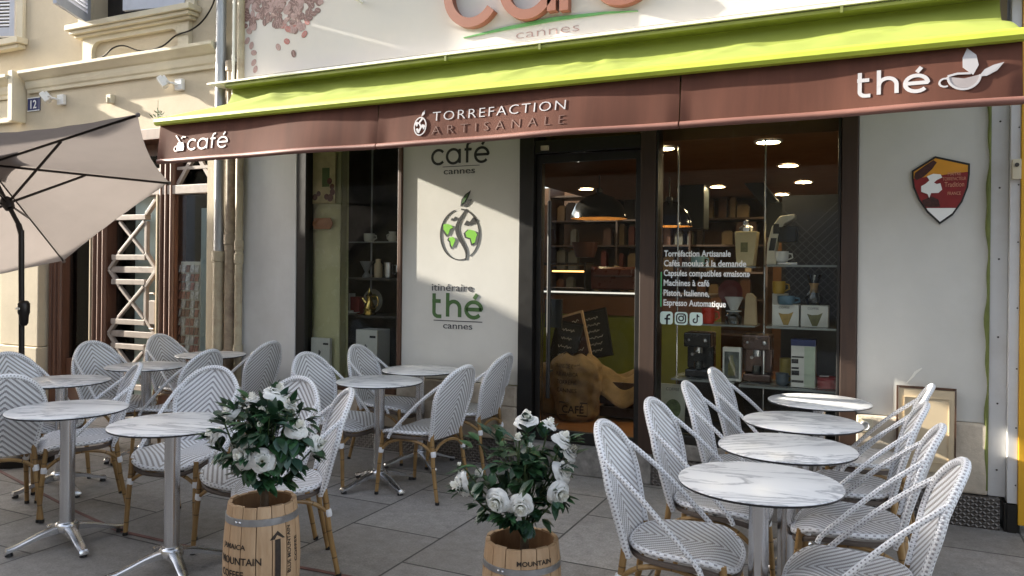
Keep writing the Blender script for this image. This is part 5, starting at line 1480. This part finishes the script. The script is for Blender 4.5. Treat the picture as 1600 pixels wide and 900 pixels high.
t = thing('coffee_grinder', 'cream coffee grinder with square dark label and glass knob on the upper shelf', 'grinder', (-.84,.36,1.57))
MB().prism([(-.06,0),(.06,0),(.085,.25),(-.075,.25)], lambda a,q,d: Vector((a, d-.06, q)), .14).build('body', mat('cream grinder', (.52,.43,.25), .4), t, bevel=.008)
MB().box(-.03,.02,-.063,-.0615,.10,.17).build('label', M['olive_print'], t)
b = MB(); b.lathe([(.05,.25),(.05,.28),(.02,.30),(.016,.33),(.001,.34)], seg=14); b.build('lid', M['alu'], t, smooth=True)
t = thing('glass_dripper', 'clear glass dripper on a small carafe by the red mug', 'dripper', (-.92,.34,1.141))
b = MB(); b.lathe([(.05,0),(.062,.03),(.06,.06),(.035,.085),(.03,.09)], seg=18); b.build('carafe', M['clear'], t, smooth=True)
b = MB(); b.lathe([(.03,.09),(.055,.095),(.055,.1),(.025,.105),(.068,.20),(.065,.20),(.022,.108)], seg=18); b.build('dripper', mat('milky glass', (.6,.62,.6), .15), t, smooth=True)
b = MB(); b.tube([(.062,0,.19),(.10,0,.18),(.10,0,.13),(.045,0,.125)], .006, 6); b.build('handle', M['clear'], t, smooth=True)
t = thing('paper_bag', 'folded kraft paper bag standing at the end of the middle shelf', 'bag', (-.80,.34,1.141))
MB().prism([(-.045,0),(.045,0),(.035,.20),(.01,.23),(-.025,.23),(-.035,.2)], lambda a,q,d: Vector((a, d-.03+.1*0, q)), .06).build('bag', mat('kraft paper', (.45,.34,.2), .8), t, bevel=.004)
t = thing('framed_box', 'white bordered box with a dark picture on the low shelf', 'box', (-.925,.30,.728))
MB().box(-.065,.065,0,.06,0,.245).build('box', M['carton'], t, bevel=.003)
MB().box(-.052,.052,-.002,-.0005,.02,.215).build('picture', mat('dark grey picture', (.09,.10,.09), .5, var=.5, scale=18), t)
b = MB(); b.lathe([(.018,.04),(.026,.05),(.026,.12),(.012,.15),(.012,.19)], seg=12, fn=lambda p: Vector((p.x, -.004+p.y*.08, p.z))); b.build('bottle_picture', M['olive_print'], t)
def machine(x, y, z, w, h, m, lab):
    t = thing('coffee_machine', lab, 'coffee machine', (x,y,z), 0, None)
    MB().box(-w/2,w/2,.02,.20,0,.06).box(-w/2,w/2,.10,.20,.061,h).box(-w/2,w/2,-.03,.10,h*.68,h).build('body', m, t, bevel=.012)
    b = MB(); b.cyl((0,.03,h*.68),(0,.03,h*.55),.03,14).cyl((0,.03,h*.58),(-.02,-.10,h*.55),.012,8); b.build('portafilter', M['alu'], t, smooth=True)
    b = MB(); b.ball((w*.3,-.032,h*.84),(.018,.012,.018),10,6).ball((-w*.3,-.032,h*.84),(.012,.01,.012),10,6); b.build('knob', M['alu'], t, smooth=True)
    b = MB(); b.lathe([(.03,.062),(.034,.075),(.034,.12),(.032,.12),(.03,.07)], seg=14, fn=lambda p: Vector((p.x, p.y+.03, p.z))); b.build('cup', M['clear'], t, smooth=True)
machine(-1.18,.34,.728,.20,.34,mat('dark machine', (.03,.03,.032), .25, .4),'dark glossy espresso machine at the left of the low shelf')
machine(-.76,.36,.72,.20,.35,mat('bronze machine', (.12,.075,.06), .25, .7),'bronze espresso machine on the low shelf right of the framed box')
t = thing('biscuit_tin', 'flat red tin at the right end of the lowest shelf', 'tin', (-.28,.36,.72))
b = MB(); b.lathe([(.07,0),(.072,.05),(.074,.052),(.074,.075),(.001,.08)], seg=24); b.build('tin', mat('red tin', (.36,.04,.045), .35), t, smooth=True)
MB().obox((-.02,-.02,.083), (.03,0,0), (0,.02,0), (0,0,.002)).build('label', M['vinyl'], t)
t = thing('red_bowl', 'dark red round plate standing on the middle shelf behind the lettering', 'plate', (-.96,.45,1.141))
b = MB(); b.lathe([(.001,.01),(.05,.0),(.085,.02),(.09,.025),(.05,.006)], seg=24, fn=lambda p: Vector((p.x, -p.z, .235+p.y+.0))); b.build('plate', mat('oxblood glaze', (.12,.012,.012), .35), t, smooth=True)
MB().box(-.04,.04,-.03,.03,.0,.015).box(-.04,.04,.005,.02,.016,.2).build('stand', M['dark'], t)
t = thing('poster_board', 'pale leaflet poster with a round green picture low in the window', 'poster', (-1.36,.28,.362))
MB().obox((0,.02,.155), (.10,0,0), (0,.006,.0), (0,.03,.155)).build('board', mat('pale poster', (.42,.43,.35), .6), t)
b = MB(); b.prism([(.06*math.cos(i*PI/9)+.01, .13+.07*math.sin(i*PI/9)) for i in range(18)], lambda a,q,d: Vector((a, .02-.0065+(q-.155)*.19-d, q)), .001); b.build('picture', mat('green photo', (.10,.14,.05), .6, var=.6, scale=25), t)
b = MB(); b.text('COFFEE', .03, lambda a,q,d: Vector((a, .0135+(.27+q-.155)*.19-d, .262+q)), .001, align='CENTER', width=.1); b.build('print', M['grey_print'], t)
# left window goods
t = thing('display_shelf', 'dark stepped shelves with a thin white rod inside the left shop window', 'shelf', (-4.17,.5,.47))
def s2(mb, name, m, **k):
    o = mb.build(name, m, t, **k); o.location = (4.17,-.5,-.47); return o
for z in (1.415,1.075): s2(MB().box(-4.46,-3.62,.28,.60,z,z+.02), 'shelf_board', mat('dark shelf', (.03,.027,.024), .4))
s2(MB().box(-4.40,-3.75,.30,.52,1.755,1.765), 'shelf_board', M['shelf_glass'])
s2(MB().tube([(-4.22,.45,1.1),(-4.22,.45,2.74)], .008, 8), 'rod', M['pipe_grey'])
t = thing('banner', 'tall olive cream column with a coffee plant picture and orange plaque inside the left window', 'column', (-4.475,.13,.47))
def bcol(u, v):
    return Vector((-.16 + .30*u + .02*(1-v)*(u-.5), .012*math.sin(u*PI)+.05*(1-v)*0 - .03*math.sin(u*PI), .0 + 2.2*v))
MB().grid(bcol, 10, 10).grid(lambda u,v: bcol(u,v)+Vector((0,.12,0)), 10, 10).box(-.155,.135,.03,.10,0,2.2).build('column', mat('olive cream lacquer', (.60,.57,.33), .25, var=.06), t, smooth=True)
MB().box(-.145,.125,-.055,-.045,1.63,2.11).build('picture', mat('pale botanical print', (.50,.40,.22), .5, var=.25, scale=9), t)
b = MB(); b.box(-.02,.06,-.058,-.0555,1.78,1.95); b.build('green_panel', mat('grey green print', (.10,.15,.05), .5, var=.2), t)
b = MB()
for x, z, s_ in ((-.10,1.69,.03),(-.06,1.72,.025),(.07,1.68,.035),(.095,1.73,.03),(.06,1.83,.03),(.03,1.69,.028),(.09,1.78,.026)): b.ball((x,-.056,z),(s_,.006,s_),10,5)
b.build('cherry_picture', mat('maroon print', (.13,.04,.03), .5, var=.4, scale=40), t)
MB().prism([(-.125,1.44),(-.105,1.40),(.07,1.40),(.095,1.44),(.095,1.46),(.07,1.50),(-.105,1.50),(-.125,1.46)], lambda a,q,d: Vector((a,-.045-d,q)), .01).build('plaque', mat('orange plaque', (.42,.17,.07), .4), t)
mug(-4.21,.40,1.767,.05,.075,M['carton'],'white cup hanging high on the thin rod in the left window',cat='cup',group='goods in the left window',hs=1)
t = thing('cream_pitcher', 'small white pitcher on the top glass shelf of the left window', 'pitcher', (-3.95,.40,1.767))
b = MB(); b.lathe([(.035,0),(.045,.02),(.045,.05),(.03,.07),(.04,.09),(.036,.09),(.026,.07)], seg=16); b.build('body', M['carton'], t, smooth=True)
b = MB(); b.tube([(-.04,0,.07),(-.065,0,.06),(-.06,0,.025),(-.04,0,.02)], .005, 6); b.build('handle', M['carton'], t, smooth=True)
t = thing('steel_dripper', 'conical steel dripper standing on the middle shelf of the left window', 'dripper', (-4.25,.42,1.437))
b = MB(); b.lathe([(.04,0),(.042,.01),(.015,.05),(.02,.06),(.065,.15),(.062,.15),(.015,.062)], seg=18); b.build('cone', M['pipe_grey'], t, smooth=True)
t = thing('beige_bottle', 'beige insulated bottle beside the conical dripper', 'bottle', (-4.12,.42,1.437))
b = MB(); b.lathe([(.035,0),(.038,.01),(.038,.12),(.025,.14),(.025,.17),(.001,.172)], seg=16); b.build('body', M['hatch'], t, smooth=True)
t = thing('steel_cup', 'shiny steel milk cup on the middle shelf of the left window', 'cup', (-4.0,.42,1.437))
b = MB(); b.lathe([(.048,0),(.05,.01),(.044,.12),(.046,.14),(.042,.14),(.045,.02)], seg=18); b.build('body', M['alu'], t, smooth=True)
b = MB(); b.tube([(.046,0,.12),(.08,0,.11),(.078,0,.04),(.048,0,.03)], .006, 6); b.build('handle', M['alu'], t, smooth=True)
t = thing('red_box', 'small red box on the lower shelf of the left window', 'box', (-4.36,.42,1.095))
MB().box(-.05,.05,-.03,.05,0,.16).build('box', mat('dull red box', (.22,.02,.02), .45), t, bevel=.003); MB().box(-.065,-.052,-.03,.05,0,.19).build('side_card', M['carton'], t)
t = thing('round_box', 'pale plate with green print leaning behind the brass coffee pot', 'plate', (-4.22,.50,1.095))
b = MB(); b.lathe([(.001,.0),(.09,.004),(.11,.02),(.108,.024)], seg=24, fn=lambda p: Vector((p.x, -p.z, .125+p.y))); b.build('plate', mat('pale grey glaze', (.36,.34,.28), .4), t, smooth=True)
b = MB(); b.lathe([(.001,.003),(.05,.003)], seg=10, fn=lambda p: Vector((p.x, -.006-p.z, .16+p.y*.6))); b.build('green_print', M['olive_print'], t)
t = thing('brass_coffee_pot', 'golden brass long necked coffee pot in the left window', 'coffee pot', (-4.17,.36,1.095))
M['brass'] = mat('polished brass', (.62,.42,.12), .22, 1., var=.15)
b = MB(); b.lathe([(.055,0),(.058,.01),(.05,.03),(.06,.06),(.03,.12),(.026,.15),(.036,.175),(.024,.19),(.012,.22),(.004,.25),(.001,.255)], seg=20); b.build('body', M['brass'], t, smooth=True)
b = MB(); b.tube(smooth_path([(.05,0,.05),(.09,0,.10),(.085,0,.165),(.033,0,.17)],4), .006, 6); b.build('handle', M['brass'], t, smooth=True)
b = MB(); b.tube(smooth_path([(-.03,0,.10),(-.06,0,.13),(-.085,0,.16)],4), [.012]*5+[.010]*3+[.006], 6); b.build('spout', M['brass'], t, smooth=True)
t = thing('saucer', 'white saucer on the lower dark shelf of the left window', 'saucer', (-4.37,.34,1.095))
b = MB(); b.lathe([(.04,0),(.075,.014),(.09,.02),(.088,.023),(.03,.006)], seg=20); b.build('dish', M['carton'], t, smooth=True)
b = MB(); b.lathe([(.02,.006),(.03,.02),(.03,.035),(.001,.034)], seg=14); b.build('bowl', M['carton'], t, smooth=True)
def press_art(t, w, h):
    MB().prism([(w*.3,h*.86),(w*.85,h*.86),(w*.85,h*.90),(w*.3,h*.90)], FB, .001).build('print', M['black_print'], t)
    b = MB(); b.ribbon([(-w*.7,h*.62),(-w*.3,h*.58),(0,h*.68),(w*.05,h*.72)], .008, FB, .001).ribbon([(-w*.1,h*.74),(-w*.12,h*.35)], .012, FB, .001).ribbon([(-w*.4,h*.5),(-w*.15,h*.4),(w*.2,h*.55)], .008, FB, .001)
    b.prism([(w*.35+.035*math.cos(i*PI/8), h*.38+.045*math.sin(i*PI/8)) for i in range(16)], FB, .001); b.build('picture', M['grey_print'], t)
carton(-4.585,-4.375,.052,.035,.472,.42,M['carton'],'white appliance carton at the foot of the olive column',press_art,group='appliance cartons in the left window')
carton(-4.20,-3.97,.20,.2,.472,.50,M['carton'],'white appliance carton on the right below the brass pot',press_art,group='appliance cartons in the left window')
# postcard rack behind the glass of the brown shopfront
t = thing('postcard_rack', 'postcard rack full of small brown and white cards behind the shopfront glass', 'rack', (-6.20,.155,.02))
MB().box(-.17,-.155,-.02,.02,.45,1.58).box(.155,.17,-.02,.02,.45,1.58).box(-.154,.154,-.015,.01,.45,1.55).build('frame', M['trim_white'], t)
b = MB(); rr = random.Random(4)
for r_ in range(12):
    for c_ in range(5):
        b.obox((-.122+c_*.061, -.035, .50+r_*.089), (.025,0,0), (0,.0015,0), (0,.008,.036), mi=rr.randrange(3))
cards = [mat('card %d' % i, c, .5, var=.5, scale=45) for i, c in enumerate(((.42,.2,.15),(.8,.74,.68),(.3,.16,.11)))]
o = b.build('postcards', cards, t)

# ------------------------------------------------------------------ street around: added shade blocker and mirrored opposite house
def house(name, label, poly, x0, x1, m, wins):
    """poly: profile in (out from the café front, height), extruded along the street"""
    t = thing(name, label, 'house', (x0, -(poly[0][0]+poly[-1][0])/2, 0))
    o = MB().prism(poly, lambda a,q,d: Vector((x0+d, -a, q)), x1-x0).build('wall', m, t); o.location = -t.location
    for (ax, c, z, w_, h_) in wins:
        b = MB()
        if ax == 'x': b.box(x1+.002,x1+.05,-c-w_/2,-c+w_/2,z,z+h_)
        else: b.box(c-w_/2,c+w_/2,-poly[0][0]+.002,-poly[0][0]+.05,z,z+h_)
        q = b.build('window', M['shutter'], t); q.location = -t.location
    return t
H1 = [(1.03,0),(1.03,4.775),(1.40,4.93),(1.44,4.80),(1.57,3.81),(2.74,3.36),(3.77,4.01),(3.64,5.03),(2.50,5.46),(2.50,5.58),(5.2,6.8),(7.5,8.4),(11,8.4),(11,0)]  # added unseen blocker: notch lets sun reach the parasol, the rest shades the terrace
house('shade_blocker', 'unseen plastered blocker added beyond the left edge, its notched outline cut to shape the sunlight', H1, -13.7, -13, M['cream'], [('x',5.6,1,1.1,2.2),('x',5.5,3.8,1.0,1.6),('x',8,3.8,1.,1.6),('x',8,1,1.1,2.2)])
house('opposite_house', 'tall pale house on the far side of the street opposite the coffee shop', [(10.5,0),(10.5,6.5),(16,6.5),(16,0)], -12.8, 12, mat('dim ochre stucco', (.42,.36,.27), .85, var=.1), [('y',c,z,1.1,h_) for c in (-10,-7,-4,-1,2,5,8) for z,h_ in ((.6,2.1),(4.,1.7))])

# ------------------------------------------------------------------ light, sky, camera
sd = Vector((7.5, 1.0, -2.68)).normalized()          # travel direction of the sunlight
su = bpy.data.lights.new('sun', 'SUN'); su.energy = 5.; su.angle = R(.5); su.color = (1., .93, .80)
so = bpy.data.objects.new('sun', su); COL.objects.link(so); so.rotation_euler = sd.to_track_quat('-Z', 'Y').to_euler(); so.location = (-30,-8,15)
el = math.asin(-sd.z); az = math.atan2(-sd.x, -sd.y)
wo = bpy.data.worlds.new('World'); scene.world = wo; wo.use_nodes = True
nt = wo.node_tree; nt.nodes.clear()
sky = nt.nodes.new('ShaderNodeTexSky'); sky.sky_type = 'NISHITA'; sky.sun_disc = False
sky.sun_elevation = el; sky.sun_rotation = az; sky.air_density = 1.; sky.dust_density = 2.5; sky.ozone_density = 1.
hs = nt.nodes.new('ShaderNodeHueSaturation'); hs.inputs['Saturation'].default_value = .48
bg = nt.nodes.new('ShaderNodeBackground'); bg.inputs[1].default_value = .128
wout = nt.nodes.new('ShaderNodeOutputWorld')
nt.links.new(sky.outputs[0], hs.inputs['Color']); nt.links.new(hs.outputs[0], bg.inputs[0]); nt.links.new(bg.outputs[0], wout.inputs[0])

cam = bpy.data.cameras.new('camera'); co = bpy.data.objects.new('camera', cam); COL.objects.link(co)
cam.sensor_width = 36.; cam.lens = 27.; cam.shift_y = -29.8/1600; cam.clip_end = 500; cam.clip_start = .05
rl_ = .01057
up = Vector((0,0,1)); rx = RIGHT*math.cos(rl_) + up*math.sin(rl_); uy = -RIGHT*math.sin(rl_) + up*math.cos(rl_)
mtx = Matrix((rx, uy, -FWD)).transposed().to_4x4(); mtx.translation = Vector((0,-5.457,1.53))
co.matrix_world = mtx
scene.camera = co
vs = scene.view_settings
vs.view_transform = 'Standard'; vs.look = 'None'; vs.gamma = 1.; vs.exposure = 2.2
cy = scene.cycles
cy.use_denoising = True
try: cy.denoiser = 'OPENIMAGEDENOISE'
except Exception: pass
cy.max_bounces = 8; cy.diffuse_bounces = 4; cy.glossy_bounces = 4; cy.transmission_bounces = 6; cy.transparent_max_bounces = 16
cy.sample_clamp_indirect = 6.
